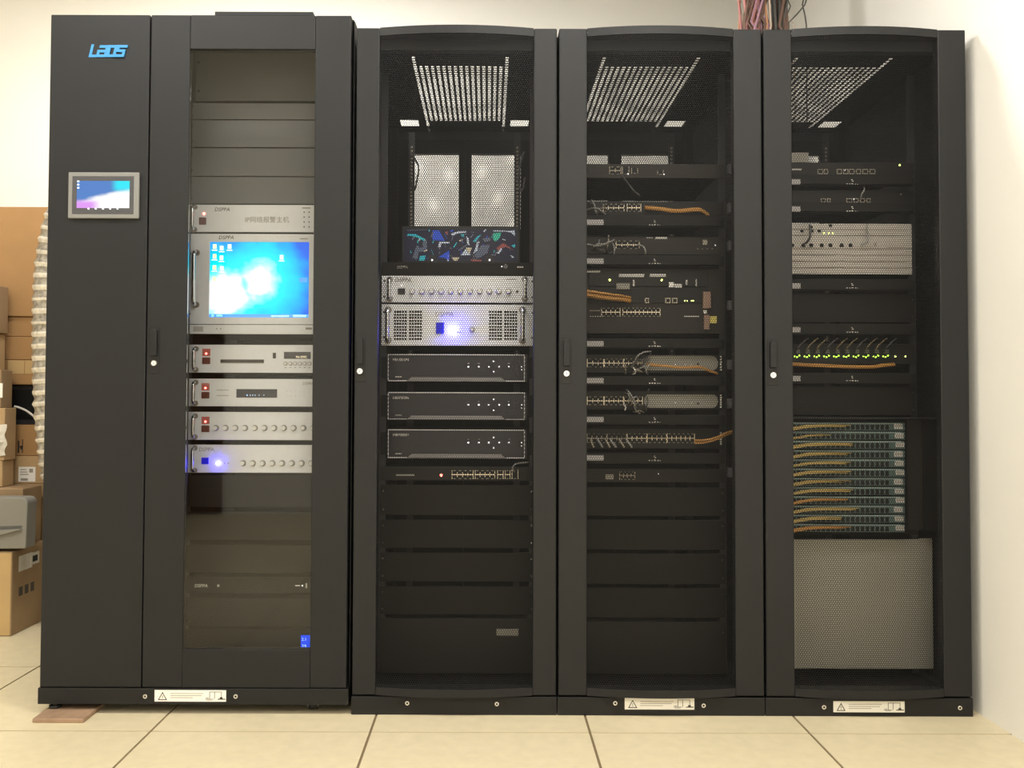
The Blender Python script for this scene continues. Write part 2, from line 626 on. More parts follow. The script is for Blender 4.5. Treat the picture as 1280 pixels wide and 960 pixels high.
def lock(parent, x, zt, zb, zk, y):
    """swing-handle lock: recessed plate with a long lever and a round bright key cylinder below it"""
    m = MB()
    m.box(x - .015, x + .015, y - .0015, y, zb, zt, 'rack_plinth')
    plate = m.build('lock', parent, .001)
    m = MB()
    lz0, lz1 = zk + .022, zt - .008
    pts = []
    for k in range(7):
        a = math.pi * k / 6
        pts.append((x + .009 * math.cos(a), lz1 - .009 + .009 * math.sin(a)))
    pts += [(x - .009, lz0), (x + .009, lz0)]
    m.prism(pts, y - .010, y - .0016, 'rack_black')
    m.build('lever', plate, .0015)
    MB().disc(x, zk, .0085, y - .006, y - .0016, 'chrome', 16).disc(x, zk, .0065, y - .0066, y - .006, 'white_plastic', 16) \
        .box(x - .0008, x + .0008, y - .0070, y - .0066, zk - .003, zk + .003, 'ink').build('key_cylinder', plate)


# ---- doors shared by the three mesh-fronted racks
MW = .428
HW = MW / 2
BULGE = .024
ZB, ZT = .078, RH - .026


def bulge(x, hw=HW):
    return -BULGE * (1 - (x / hw) ** 2) + .002


DOOR_MESH = honeycomb(-HW, HW, ZB, ZT, .0066, .80, bulge, 'mesh_black', 'mesh_panel')
RX0, RX1 = .026, .222
RZ0, RZ1 = 1.585, 1.890
REAR_MESH = honeycomb(RX0, RX1, RZ0, RZ1, .0085, .76, lambda X: X * 0., 'mesh_black', 'mesh_panel')
HW2 = .226
DOOR_MESH_WIDE = honeycomb(-HW2, HW2, ZB, ZT, .0066, .80, lambda x: bulge(x, HW2), 'mesh_black', 'mesh_panel')
REAR_MESH_L = honeycomb(-RX1, -RX0, RZ0, RZ1, .0085, .76, lambda X: X * 0., 'mesh_black', 'mesh_panel')


def arc_frame(xc, z0, z1, mt, hw):
    m = MB()
    n = 16
    for k in range(n):
        a, b = -hw + 2 * hw * k / n, -hw + 2 * hw * (k + 1) / n
        ya, yb = bulge(a, hw), bulge(b, hw)
        A = [(xc + a, ya - .002, z0), (xc + b, yb - .002, z0), (xc + b, yb - .002, z1), (xc + a, ya - .002, z1)]
        m.face(A, mt, False)
        m.face([(xc + a, ya - .002, z1), (xc + b, yb - .002, z1), (xc + b, .028, z1), (xc + a, .028, z1)], mt)
        m.face([(xc + a, .028, z0), (xc + b, .028, z0), (xc + b, yb - .002, z0), (xc + a, ya - .002, z0)], mt)
    return m


def mesh_rack(k, label, lock_px, bolts, lab_px, door_off=0.):
    x0, x1 = RACKX[k]
    xc = (x0 + x1) / 2
    r = thing('server_rack', (xc, .5, 0), label, 'server rack', 'mesh-door server racks')
    # plinth and floor frame
    MB().box(x0, x1, .002, .05, 0, .052, 'rack_plinth').box(x0, x1, .95, DEPTH, 0, .052, 'rack_plinth') \
        .box(x0, x0 + .04, .05, .95, 0, .052, 'rack_plinth').box(x1 - .04, x1, .05, .95, 0, .052, 'rack_plinth').build('plinth', r, .0015)
    MB().box(x0 + .041, x1 - .041, .051, .949, .030, .045, 'inner_black').build('bottom_plate', r)
    for px, py, hx in bolts:
        bx, bz = W(px, py, 0)
        plinth_bolt(r, bx, bz, .002, bx + hx * .023)
    if lab_px:
        a, b = W(lab_px[0], lab_px[3], 0), W(lab_px[2], lab_px[1], 0)
        warning_label(r, a[0], a[1], b[0], b[1], .002)
    # sides, posts, roof
    MB().box(x0, x0 + .003, .052, .965, .053, RH - .010, 'inner_black').build('side_panel', r)
    MB().box(x1 - .003, x1, .052, .965, .053, RH - .010, 'inner_black' if k < 2 else 'rack_black').build('side_panel', r)
    for sx in (0, 1):
        for yy in (.06, .90):
            a = x0 + .004 if sx == 0 else x1 - .034
            MB().box(a, a + .030, yy, yy + .045, .053, RH - .035, 'inner_black').build('corner_post', r)
    # mounting rails; light through the rear holes is painted as pale blocks
    for sx in (-1, 1):
        m = MB()
        a = xc + sx * .2345
        m.box(a - .009, a + .009, YF + .0062, YF + .010, .06, RH - .06, 'rail_dark')
        m.box(a + sx * .009, a + sx * .012, YF + .0062, YF + .055, .06, RH - .06, 'rail_dark')
        m.build('mounting_rail', r)
        m = MB()
        b = xc + sx * .205
        m.box(b - .012, b + .012, .868, .872, .06, RH - .06, 'rail_dark')
        for q in range(58):
            zq = 1.05 + q * .0146
            m.box(b - .004, b + .004, .8672, .868, zq, zq + .008, 'port_dim')
        m.build('rear_rail', r)
    roof(r, xc, x0, x1)
    # front door
    d = thing_part('door', (xc, 0, .057), r)
    zd0, zd1 = .057, RH - .004
    hw = HW2 if k == 0 else HW
    sl = xc - hw + door_off
    sr = xc + hw + door_off
    MB().box(x0 + .002, sl, 0, .030, zd0, zd1, 'rack_black').build('door_stile', d, .004)
    MB().box(sr, x1 - .002, 0, .030, zd0, zd1, 'rack_black').build('door_stile', d, .004)
    arc_frame(xc + door_off, ZT - .002, zd1, 'rack_black', hw).build('top_rail', d)
    arc_frame(xc + door_off, zd0, ZB + .002, 'rack_black', hw).build('bottom_rail', d)
    inst('mesh_panel', DOOR_MESH_WIDE if k == 0 else DOOR_MESH, (xc + door_off, 0, 0), d)
    lx, zk = W(*lock_px, 0)
    lock(d, lx, zk + .108, zk - .030, zk, 0)
    # two rear doors; solid part below the mesh made up to keep gaps dark
    for s in (-1, 1):
        rd = thing_part('rear_door', (xc + s * .15, DEPTH - .02, .06), r)
        e0, e1 = (xc + .0003, x1 - .002) if s > 0 else (x0 + .002, xc - .0003)
        h0, h1 = (xc + RX0, xc + RX1) if s > 0 else (xc - RX1, xc - RX0)
        MB().box(e0, h0, .968, .998, .06, RH - .02, 'inner_black').box(h1, e1, .968, .998, .06, RH - .02, 'inner_black') \
            .box(h0, h1, .968, .998, .06, RZ0, 'inner_black').box(h0, h1, .968, .998, RZ1, RH - .02, 'inner_black').build('door_frame', rd)
        inst('mesh_panel', REAR_MESH if s > 0 else REAR_MESH_L, (xc, .985, 0), rd)
    hx = xc - .012
    MB().box(hx - .010, hx + .006, .955, .967, 1.74, 1.86, 'inner_black').box(hx - .004, hx + .000, .945, .955, .9, 1.84, 'inner_black').build('rear_latch', r)
    return r


def thing_part(name, loc, parent):
    e = bpy.data.objects.new(name, None)
    e.empty_display_size = .03
    COL.objects.link(e)
    e.parent = parent
    WL[e] = Vector(loc)
    e.location = Vector(loc) - WL[parent]
    return e


def roof(r, xc, x0, x1):
    """steel roof with a grid of ventilation slots, two long slotted edge rows and cable openings near the rear"""
    z = RH - .028
    nc, nr = 17, 46
    gx0, gx1 = xc - .152, xc + .160
    gy0, gy1 = .060, .985
    cw, ch = (gx1 - gx0) / nc, (gy1 - gy0) / nr
    m = MB()

    def quad(a0, a1, b0, b1):
        if a1 - a0 > 1e-6 and b1 - b0 > 1e-6:
            m.face([(a0, b0, z), (a0, b1, z), (a1, b1, z), (a1, b0, z)], 'inner_black')
    for i in range(nc):
        for j in range(nr):
            edge = i in (0, nc - 1)
            hole = (9 <= j <= 37) or (edge and j not in (3, 4, 42) and 0 < j < 45)
            a0, a1 = gx0 + i * cw, gx0 + (i + 1) * cw
            b0, b1 = gy0 + j * ch, gy0 + (j + 1) * ch
            if not hole:
                quad(a0, a1, b0, b1)
                continue
            u, v = .24 * cw, .22 * ch
            quad(a0, a0 + u, b0, b1); quad(a1 - u, a1, b0, b1)
            quad(a0 + u, a1 - u, b0, b0 + v); quad(a0 + u, a1 - u, b1 - v, b1)
    m.build('roof_grille', r)
    m = MB()
    # the rest of the roof, with a cable opening in each rear corner
    m2 = [(x0 + .004, gx0), (gx1, x1 - .004)]
    for s, (a0, a1) in enumerate(m2):
        o0, o1 = ((a0 + .045, a0 + .115) if s == 0 else (a1 - .115, a1 - .045))
        q0, q1 = .815, .895
        for (b0, b1, c0, c1) in ((a0, a1, gy0 - .03, q0), (a0, a1, q1, gy1), (a0, o0, q0, q1), (o1, a1, q0, q1)):
            m.box(b0, b1, c0, c1, z, z + .002, 'inner_black')
    m.box(x0 + .002, x1 - .002, .031, gy0 + .0, z - .03, RH - .006, 'rack_black')
    m.box(x0 + .002, x1 - .002, gy1, .966, z - .03, RH - .006, 'rack_black')
    m.box(x0 + .0031, x0 + .0045, gy0, gy1 - .02, z, RH - .006, 'rack_black')
    m.box(x1 - .0045, x1 - .0031, gy0, gy1 - .02, z, RH - .006, 'rack_black')
    m.build('roof_panel', r)


# ------------------------------------------------------------------ equipment helpers
YF = .215                                   # face of the 19-inch equipment in the mesh racks
Y1 = .180                                   # the same in the glazed cabinet
EW = .4826


class Dev:
    def __init__(self, name, label, cat, xc, z0, z1, face, group=None, y=None, w=EW, depth=.34, thick=.005, chassis='inner_black', bevel=.001, panel=True):
        self.y = YF if y is None else y
        z0 = max(z0, .057 if self.y > .2 else .090)
        self.xc, self.z0, self.z1 = xc, z0, z1
        self.x0, self.x1 = xc - w / 2, xc + w / 2
        self.r = thing(name, (xc, self.y, z0), label, cat, group)
        if panel:
            MB().box(self.x0, self.x1, self.y, self.y + thick, z0, z1, face).build('front_panel', self.r, bevel)
        if depth:
            cw = min(w / 2 - .001, .218)
            MB().box(xc - cw, xc + cw, self.y + thick + .0001, self.y + depth, z0 + .0015, z1 - .0015, chassis).build('chassis', self.r)

    def px(self, px):
        return xx(px, self.y, self.py_mid())

    def py_mid(self):
        return 470

    def p(self, px, py):
        return W(px, py, self.y)

    def box(self, name, pxr, mt, out=.002, bevel=0., label=None, inset=0.):
        (a, b), (c, d) = W(pxr[0], pxr[3], self.y), W(pxr[2], pxr[1], self.y)
        return MB().box(a, c, self.y - out, self.y - .0001 + inset, b, d, mt).build(name, self.r, bevel, label)

    def led(self, px, py, mt, r=.003, label=None, name='indicator_light', out=.0015):
        x, z = self.p(px, py)
        return MB().disc(x, z, r, self.y - out, self.y - .0001, mt, 10).build(name, self.r, label=label)

    def screws(self, pys=None):
        me = None
        for sx in (-1, 1):
            for q in ((self.z0 * .8 + self.z1 * .2), (self.z0 * .2 + self.z1 * .8)):
                x = self.xc + sx * (EW / 2 - .0085)
                if me is None:
                    me, o = MB().disc(0, 0, .0035, -.0015, -.0001, 'chrome', 8).disc(0, 0, .002, -.0018, -.0015, 'ink', 6).data('screw', (0, 0, 0))
                inst('screw', me, (x, self.y, q), self.r)

    def handle(self, px, py0, py1, mt='chrome', r=.0048, out=.026):
        (x, z1), (_, z0) = W(px, py0, self.y), W(px, py1, self.y)
        y = self.y
        pts = [(x, y - .0001, z1)]
        for k in range(5):
            a = math.pi / 2 * k / 4
            pts.append((x, y - out + .010 - .010 * math.sin(a), z1 - .010 + .010 * math.cos(a)))
        for k in range(5):
            a = math.pi / 2 * k / 4
            pts.append((x, y - out + .010 - .010 * math.cos(a), z0 + .010 - .010 * math.sin(a)))
        pts.append((x, y - .0001, z0))
        o = MB().tube(pts, r, mt, 8)
        for q in (z0, z1):
            o.disc(x, q, r * 1.7, y - .004, y - .0001, 'ink_soft', 12)
        return o.build('handle', self.r)

    def knobs(self, pxs, py, r=.0074, base=.0094, out=.016, mt='knob_white'):
        me = MB().disc(0, 0, base, -.003, -.0001, 'ink_soft', 14).disc(0, 0, r, -out, -.003, mt, 14, r * .85).data('knob', (0, 0, 0))[0]  # darker base disc paints the shadow ring around each knob
        for q in pxs:
            x, z = self.p(q, py)
            inst('knob', me, (x, self.y, z), self.r)

    def ports(self, pxr, cols, mt='port_metal', gaps=(), rows=2, bar=.0017, ticks=.55, name='port_block'):
        """two rows of network sockets: dark openings between bright metal shields"""
        (a, b), (c, d) = W(pxr[0], pxr[3], self.y), W(pxr[2], pxr[1], self.y)
        y = self.y
        m = MB().box(a, c, y - .0008, y - .0001, b, d, 'gap_dark')
        zm = (b + d) / 2
        if rows == 2:
            m.box(a, c, y - .0022, y - .0008, zm - bar * .8, zm + bar * .8, mt)
        hh = (d - b) / 2 * ticks
        for k in range(cols + 1):
            x = a + (c - a) * k / cols
            full = k in gaps or k in (0, cols)
            h2 = (d - b) / 2 if full else hh
            m.box(x - bar / 2, x + bar / 2, y - .0020, y - .0008, zm - h2, zm + h2, mt)
        for k in range(cols):
            x = a + (c - a) * (k + .5) / cols
            for zc in ((b + bar * .5, d - bar * .5) if rows == 2 else (b + bar * .5,)):
                m.box(x - (c - a) / cols * .22, x + (c - a) / cols * .22, y - .0016, y - .0008, zc - bar * .4, zc + bar * .4, 'port_dim')
        return m.build(name, self.r)

    def text(self, body, size, px, py, mt='ink', **kw):
        x, z = self.p(px, py)
        return text(body, size, x, z, self.y - .0004, mt, self.r, **kw)


def zrange(pxc, p0, p1, y):
    return W(pxc, p1, y)[1], W(pxc, p0, y)[1]


def blank(xc, z0, z1, label, y, mt='panel_black', group='blank filler panels'):
    d = Dev('blanking_plate', label, 'panel', xc, z0, z1, mt, group, y=y, depth=0, thick=.003)
    d.screws()
    return d


def cord(name, pts, r, mt, label, group=None, n=1, spread=.004, cat='cable'):
    """a bundle of n cords that run side by side through pts (x, y, z); each cord is a part"""
    base = [Vector(p) for p in pts]
    # Catmull-Rom smoothing
    sm = []
    for i in range(len(base) - 1):
        p0, p1, p2, p3 = base[max(i - 1, 0)], base[i], base[i + 1], base[min(i + 2, len(base) - 1)]
        for s in range(5):
            t = s / 5
            sm.append(.5 * ((2 * p1) + (p2 - p0) * t + (2 * p0 - 5 * p1 + 4 * p2 - p3) * t * t + (3 * p1 - p0 - 3 * p2 + p3) * t ** 3))
    sm.append(base[-1])
    if n == 1:
        o = MB().tube(sm, r, mt, 6).build(name)
        return tag(o, label, cat, group)
    t = thing(name, base[0], label, cat, group)
    for k in range(n):
        off = Vector((0, random.uniform(-1, 1) * spread, random.uniform(-1, 1) * spread))
        pp = [p + off * (1 + .25 * math.sin(3 * i / len(sm) + k)) for i, p in enumerate(sm)]
        MB().tube(pp, r, mt, 5).build('cord', t)
    return t


ORD = ['topmost', 'second', 'third', 'fourth', 'fifth', 'sixth', 'seventh', 'eighth', 'ninth', 'tenth']

# ------------------------------------------------------------------ the glazed cabinet with its cooling unit on the left
CB, CT = .028, 2.036                        # it stands on feet
cab = thing('cooling_cabinet', ((R1X0 + R1X1) / 2, .5, 0),
            'wide black cabinet with a tall glass door, blue logo and small touch screen', 'server cabinet')
BX0, BX1, BZ = R1X0 - .004, R1X1, .074
MB().box(BX0, BX1, -.002, .04, CB, BZ, 'rack_plinth').box(BX0, BX1, .95, DEPTH, CB, BZ, 'rack_plinth') \
    .box(BX0, BX0 + .04, .04, .95, CB, BZ, 'rack_plinth').box(BX1 - .04, BX1, .04, .95, CB, BZ, 'rack_plinth').build('plinth', cab, .0015)
MB().box(BX0 + .041, BX1 - .041, .041, .949, CB + .01, BZ - .005, 'inner_black').build('bottom_plate', cab)
MB().box(R1X0, R1X0 + .003, .032, DEPTH, BZ + .002, CT - .004, 'rack_black').build('side_panel', cab)
MB().box(R1X1 - .003, R1X1, .032, DEPTH, BZ + .002, CT - .004, 'rack_black').build('side_panel', cab)
MB().box(SEAM - .012, SEAM - .009, .032, .985, BZ + .002, CT - .006, 'inner_black').build('partition', cab)
MB().box(R1X0 + .003, R1X1 - .003, DEPTH - .012, DEPTH, BZ + .002, CT - .004, 'inner_black').build('rear_panel', cab)
MB().box(R1X0 + .003, R1X1 - .003, .032, DEPTH - .012, CT - .004, CT, 'rack_black').build('roof_panel', cab)
ra, rb = xx(268, 0, 20), xx(391, 0, 20)
MB().box(ra, rb, .004, .05, CT + .0005, CT + .012, 'rack_black').build('roof_lip', cab, .001)
# cooling-unit front panel
pan = MB().box(R1X0, SEAM - .002, 0, .030, BZ + .002, CT, 'rack_black').build('cooling_panel', cab, .003)
# logo: four slanted letters in blue
lg = MB()
(ux0, uz0), (ux1, uz1) = W(111, 71.5, 0), W(160.5, 57, 0)
LW, LH = ux1 - ux0, uz1 - uz0
SL = .22                                     # slant


def stroke(pts, t=.012):
    for p, q in zip(pts[:-1], pts[1:]):
        P = Vector((p[0] * LW, p[1] * LH)); Q = Vector((q[0] * LW, q[1] * LH))
        d = (Q - P).normalized() * t / 2
        nn = Vector((-d.y, d.x))
        quad = [P - d - nn, Q + d - nn, Q + d + nn, P - d + nn]
        lg.prism([(ux0 + a.x + SL * a.y, uz0 + a.y) for a in quad], -.0012 - .00004 * len(lg.f), 0, 'logo_blue')


T = .0078
stroke([(.03, .98), (.03, .10), (.19, .10)], T)                                         # L
stroke([(.25, .90), (.41, .90), (.41, .10), (.22, .10), (.22, .50), (.41, .50)], T)      # A
stroke([(.48, .90), (.64, .90), (.64, .10), (.48, .10), (.48, .90)], T)                  # D
stroke([(.90, .90), (.71, .90), (.71, .52), (.87, .52), (.87, .10), (.70, .10)], T)      # S
lg.build('logo', pan, label='blue slanted LADS lettering')
# touch screen
(a, b), (c, d) = W(86.5, 273.5, 0), W(175.5, 216.5, 0)
ts = MB().box(a, c, -.010, -.0001, b, d, 'hmi_bezel').build('touch_screen', cab, .002, label='grey framed colour touch screen')
(a2, b2), (c2, d2) = W(92, 268, 0), W(169, 221.5, 0)
MB().box(a2, c2, -.0112, -.0101, b2, d2, 'hmi_inner').build('inner_bezel', ts)
(a3, b3), (c3, d3) = W(98, 261, 0), W(164, 227.5, 0)
MB().box(a3, c3, -.0122, -.0113, b3, d3, 'panel_screen').build('display', ts)
m = MB()
for q in (113, 122, 131, 140, 149):
    x, z = W(q, 262.0, 0)
    MB().disc(x, z, .0026, -.0128, -.0122, 'icon_white', 8).build('icon', ts)
for q in (228, 232, 236):
    x, z = W(100.5, q, 0)
    MB().box(x - .003, x + .002, -.0128, -.0122, z - .002, z + .002, 'icon_white').build('icon', ts)
# glazed door
GX0, GX1 = xx(232.5, 0, 470), xx(390.5, 0, 470)
GZ0, GZ1 = zz(812, 0, 300), zz(61.5, 0, 300)
door = thing_part('glass_door', ((SEAM + R1X1) / 2, 0, BZ + .002), cab)
D0, D1 = SEAM + .001, R1X1 - .006
MB().box(D0, GX0, 0, .030, BZ + .002, CT, 'rack_black').build('door_stile', door, .003)
MB().box(GX1, D1, 0, .030, BZ + .002, CT, 'rack_black').build('door_stile', door, .003)
MB().box(GX0, GX1, 0, .030, BZ + .002, GZ0, 'rack_black').build('door_rail', door, .002)
MB().box(GX0, GX1, 0, .030, GZ1, CT, 'rack_black').build('door_rail', door, .002)
MB().box(GX0 + .0005, GX1 - .0005, .004, .009, GZ0 + .0005, GZ1 - .0005, 'door_glass').build('glass_pane', door)
lx, lz = W(193, 454, 0)
lock(door, lx, lz + .108, lz - .030, lz, 0)
# plinth fittings
for px, py in ((182, 870), (295, 870)):
    x, z = W(px, py, 0)
    plinth_bolt(cab, x, z, -.002)
(a, b), (c, d) = W(193.5, 876.5, 0), W(283, 862.5, 0)
warning_label(cab, a, b, c, d, -.002)
# levelling feet, casters
padx, _ = W(65, 885, 0)
for fx, fy in ((padx, .02), (BX0 + .06, .93)):
    h0 = .013 if fy < .1 else 0.
    MB().disc(0, 0, .001, 0, .001, 'chrome')
    m = MB()
    m.tube([(fx, fy, h0), (fx, fy, h0 + .007)], .017, 'rubber', 14)
    m.tube([(fx, fy, h0 + .007), (fx, fy, CB + .02)], .006, 'silver_rail', 10)
    m.build('levelling_foot', cab)
for cx_, cy_ in ((xx(388, 0, 880), .05), (xx(424, 0, 880), .10), (BX1 - .08, .92)):
    m = MB()
    m.tube([(cx_ - .012, cy_, .019), (cx_ + .012, cy_, .019)], .019, 'rubber', 18)
    m.tube([(cx_ - .014, cy_, .019), (cx_ + .014, cy_, .019)], .009, 'chrome', 12)
    m.box(cx_ - .016, cx_ - .0145, cy_ - .012, cy_ + .012, .010, CB + .012, 'silver_rail')
    m.box(cx_ + .0145, cx_ + .016, cy_ - .012, cy_ + .012, .010, CB + .012, 'silver_rail')
    m.build('caster', cab)
# mounting rails seen through the glass
C1 = -.698
for sx in (-1, 1):
    m = MB()
    a = C1 + sx * .238
    m.box(a - .0125, a + .0125, Y1 + .0062, Y1 + .010, BZ + .02, CT - .03, 'rail_dark')
    m.build('mounting_rail', cab)
    a = C1 + sx * .262
    m = MB().box(a - .010, a + .010, Y1 - .03, Y1 - .027, BZ + .02, CT - .03, 'rack_black')
    for q in range(36):
        zq = BZ + .10 + q * .052
        m.disc(a + (.004 if sx < 0 else -.004), zq, .0026, Y1 - .0308, Y1 - .030, 'chrome' if random.random() < .3 else 'rail_dark', 8)
    m.build('front_post', cab)
# the wooden pad under the left front foot
(a, _), (c, _) = W(50, 893, -.03), W(113, 893, -.03)
pad = tag(MB().box(a, c, -.075, .075, 0, .012, 'wood_pad').build('wooden_pad', bevel=.002),
          'thin brown board lying under the left foot of the glass-door cabinet', 'board')

# ---- equipment in the glazed cabinet
G1 = 'silver audio and control units in the glass-door cabinet'


def dev1(name, label, cat, p0, p1, face='silver', **kw):
    z0, z1 = zrange(310, p0, p1, Y1)
    return Dev(name, label, cat, C1, z0, z1, face, kw.pop('group', G1), y=Y1, **kw)


def power_switch(d, px, py, lit=True):
    """square rocker with a glowing red lens above it"""
    d.box('switch_lens', (px - 5, py - 10, px + 5, py - 1), 'led_red_glow' if lit else 'dark_red', .0015)
    d.box('rocker_switch', (px - 5, py + 1, px + 5, py + 9), 'dark_red', .004, .001)
    if lit:
        d.led(px, py - 4, 'led_red', .0032, out=.0025)


# alarm host
d = dev1('alarm_host', 'silver rack unit lettered in Chinese with a grid of small dots, above the lit monitor', 'control unit', 256, 290)
d.handle(244, 259, 287)
d.led(255, 267, 'led_red', .0036, 'glowing red power light')
d.box('rocker_switch', (249, 272, 258, 281), 'dark_red', .004, .001)
d.text('DSPPA', .0165, 268, 264, 'ink', shear=.2)
d.text('IP网络报警主机', .0205, 306, 277.5, 'ink_soft')
d.box('model_print', (378, 259.3, 388, 260.6), 'ink_soft', .0005)
m = MB()
for i in range(2):
    for j in range(4):
        x, z = d.p(380.2 + 6.2 * i, 265.3 + 6.1 * j)
        m.disc(x, z, .0022, d.y - .0006, d.y - .0001, 'ink', 8)
m.build('indicator_dots', d.r)
# computer with built-in monitor
z0, z1 = zrange(310, 292.5, 417.5, Y1)
d = Dev('rack_computer', 'silver rack computer with a bright blue desktop screen behind the glass', 'computer', C1, z0, z1, 'silver', G1, y=Y1, panel=False, thick=.03)
(sx0, sz0), (sx1, sz1) = d.p(261, 396.5), d.p(386.5, 302.5)
zs = d.p(300, 405.5)[1]
m = MB()
m.box(d.x0, sx0, Y1, Y1 + .006, zs + .001, z1, 'silver').box(sx1, d.x1, Y1, Y1 + .006, zs + .001, z1, 'silver')
m.box(sx0, sx1, Y1, Y1 + .006, zs + .001, sz0, 'silver').box(sx0, sx1, Y1, Y1 + .006, sz1, z1, 'silver')
fp = m.build('front_panel', d.r)
MB().box(d.x0, d.x1, Y1, Y1 + .006, z0, zs - .001, 'silver').build('lower_panel', d.r, .001)
scr = MB().box(sx0 - .002, sx1 + .002, Y1 + .0065, Y1 + .010, sz0 - .002, sz1 + .002, 'desktop_screen').build('display', d.r, label='lit blue desktop screen')
SW, SH = sx1 - sx0, sz1 - sz0


def ico(u0, u1, v0, v1, mt):
    x = (sx0 + SW * u0, sx0 + SW * u1)
    MB().box(x[0], x[1], Y1 + .0058, Y1 + .0064, sz0 + SH * v0, sz0 + SH * v1, mt).build('icon', scr)


for (u, v) in ((.045, .94), (.115, .92), (.195, .94), (.045, .81), (.115, .79), (.045, .66), (.12, .65), (.045, .51), (.72, .80)):
    ico(u - .018, u + .018, v - .030, v + .030, 'icon_white' if (u * 10 + v * 7) % 1 > .2 else 'icon_yellow')
    ico(u - .028, u + .028, v - .055, v - .042, 'icon_white')
ico(0, 1, 0, .045, 'icon_blue')
ico(.02, .045, .008, .04, 'icon_white')
ico(.07, .13, .010, .036, 'icon_white')
ico(.62, .80, .010, .030, 'icon_white')
ico(.84, .97, .010, .036, 'icon_white')
ico(.90, .98, .47, .53, 'icon_blue')
d.handle(246.5, 316, 381, 'chrome', .0056, .03)
d.text('DSPPA', .0165, 273, 299, 'ink', shear=.2)
d.box('model_print', (375, 298, 385, 299.1), 'ink_soft', .0005)
d.box('key_label', (241.5, 408, 254, 414.5), 'ink_pale', .0008)
d.led(271, 411, 'ink_soft', .0018); d.led(276, 411, 'ink_soft', .0018)
d.box('model_label', (382, 409.5, 390, 412), 'ink_soft', .0006)
d.screws()
# disc player
d = dev1('disc_player', 'silver disc player with a long slot and a small display, below the monitor', 'player', 431, 466)
d.handle(245.5, 436, 462)
power_switch(d, 258, 446)
d.box('disc_slot', (275.5, 449.5, 330, 453.5), 'ink', .0006, label='long dark disc slot')
d.box('disc_slot_rim', (275.5, 453.6, 330, 454.4), 'ink_pale', .0016)
d.box('usb_port', (341, 441, 345, 448), 'ink', .0006)
dd = d.box('display', (355, 440, 388.5, 448.5), 'display_dark', .001, label='dark display with pale digits')
x, z = d.p(370, 447.3)
text('No DISC', .009, x, z, d.y - .0014, 'display_amber', dd)
d.knobs([357 + 6 * k for k in range(6)], 454.5, .0048, .0060, .005)
m = MB()
for k in range(6):
    x, z = d.p(357 + 6 * k, 459.5)
    m.box(x - .003, x + .003, d.y - .0005, d.y - .0001, z - .0006, z + .0006, 'ink')
m.build('small_print', d.r)
# tuner
d = dev1('tuner', 'silver tuner with a wide dark display, between the disc player and the ten-knob unit', 'tuner', 473.5, 508)
d.handle(245, 478, 504)
power_switch(d, 257, 489)
dd = d.box('display', (295.5, 486.5, 346.5, 497), 'display_dark', .001, label='wide dark display')
for q, w_ in ((309, 1.6), (313, .8), (316, .8), (319, .8), (324, .6), (330, .6)):
    x, z = d.p(q, 494)
    MB().box(x - w_ * .001, x + w_ * .001, d.y - .0014, d.y - .0010, z - .0018, z + .0018, 'display_text').build('lit_segment', dd)
d.box('key_pair', (271, 487, 286, 488), 'ink_pale', .0006); d.box('key_pair', (271, 494, 286, 495), 'ink_pale', .0006)
d.text('DSPPA', .012, 378, 481, 'ink_soft', shear=.2)
m = MB()
for k in range(6):
    for q in (489, 495):
        x, z = d.p(357 + 5.6 * k, q)
        m.box(x - .0035, x + .0035, d.y - .003, d.y - .0001, z - .003, z + .003, 'silver')
m.build('button_row', d.r)
# knob units
d = dev1('zone_controller', 'silver unit with a red switch and a row of ten white knobs', 'amplifier', 515, 550)
d.handle(244.5, 520, 546)
power_switch(d, 257, 531)
d.knobs([270 + 12.15 * k for k in range(11)], 535)
d = dev1('preamplifier', 'silver unit with a glowing blue ring light, lowest of the silver units', 'amplifier', 556, 591)
d.handle(244, 560, 588)
d.box('rocker_switch', (252, 572, 261, 580), 'button_blue', .004, .001)
bl = d.led(273, 579, 'led_blue_small', .0060, 'glowing blue ring light', out=.007)
d.led(273, 579, 'led_core_small', .0026, out=.0076)
d.led(281, 579, 'ink', .0013); d.led(285.5, 579, 'ink', .0013)
d.knobs([304 + 12.2 * k for k in range(8)], 579)
d.text('DSPPA', .0165, 248, 564, 'ink_soft', shear=.2)
# filler panels, the thin unit and the lit meter
B1 = 'dark filler panels in the glass-door cabinet'
for n, (p0, p1) in enumerate(((129, 149), (150.3, 184), (185.3, 220), (221.3, 254.5))):
    z0, z1 = zrange(310, p0, p1, Y1)
    blank(C1, z0, z1, ORD[n] + ' grey filler panel above the silver units in the glass-door cabinet', Y1, 'panel_grey', B1)
z0, z1 = zrange(310, 66, 126, Y1 + .06)
blank(C1, z0, z1, 'recessed dark plate at the very top behind the glass door', Y1 + .06, 'panel_grey', B1)
for n, (p0, p1) in enumerate(((594, 634), (640, 675), (681, 716))):
    z0, z1 = zrange(310, p0, p1, Y1)
    blank(C1, z0, z1, ORD[n] + ' of the dark filler panels below the blue-lit unit behind the glass', Y1, 'panel_black', B1)
d = dev1('keyboard_drawer', 'thin black drawer unit with pale lettering low behind the glass door', 'console', 721, 741.5, 'panel_black', group=None)
d.text('DSPPA', .014, 243, 734, 'label_white', shear=.2)
d.led(273, 732, 'ink_pale', .004)
d.box('lamp_bar', (369, 731.4, 375, 732.6), 'label_white', .0006)
d.led(378, 732, 'led_white', .0024)
d.box('key_label', (382, 729, 384, 735), 'ink_pale', .0006)
z0, z1 = zrange(310, 747, 783, Y1)
blank(C1, z0, z1, 'lowest dark filler panel behind the glass door, under the thin drawer', Y1, 'panel_black', B1)
z0, z1 = zrange(310, 786, 842, Y1)
d = Dev('power_meter', 'black power unit with a small lit blue number display, bottom of the glass-door cabinet', 'power unit', C1, z0, z1, 'panel_black', y=Y1)
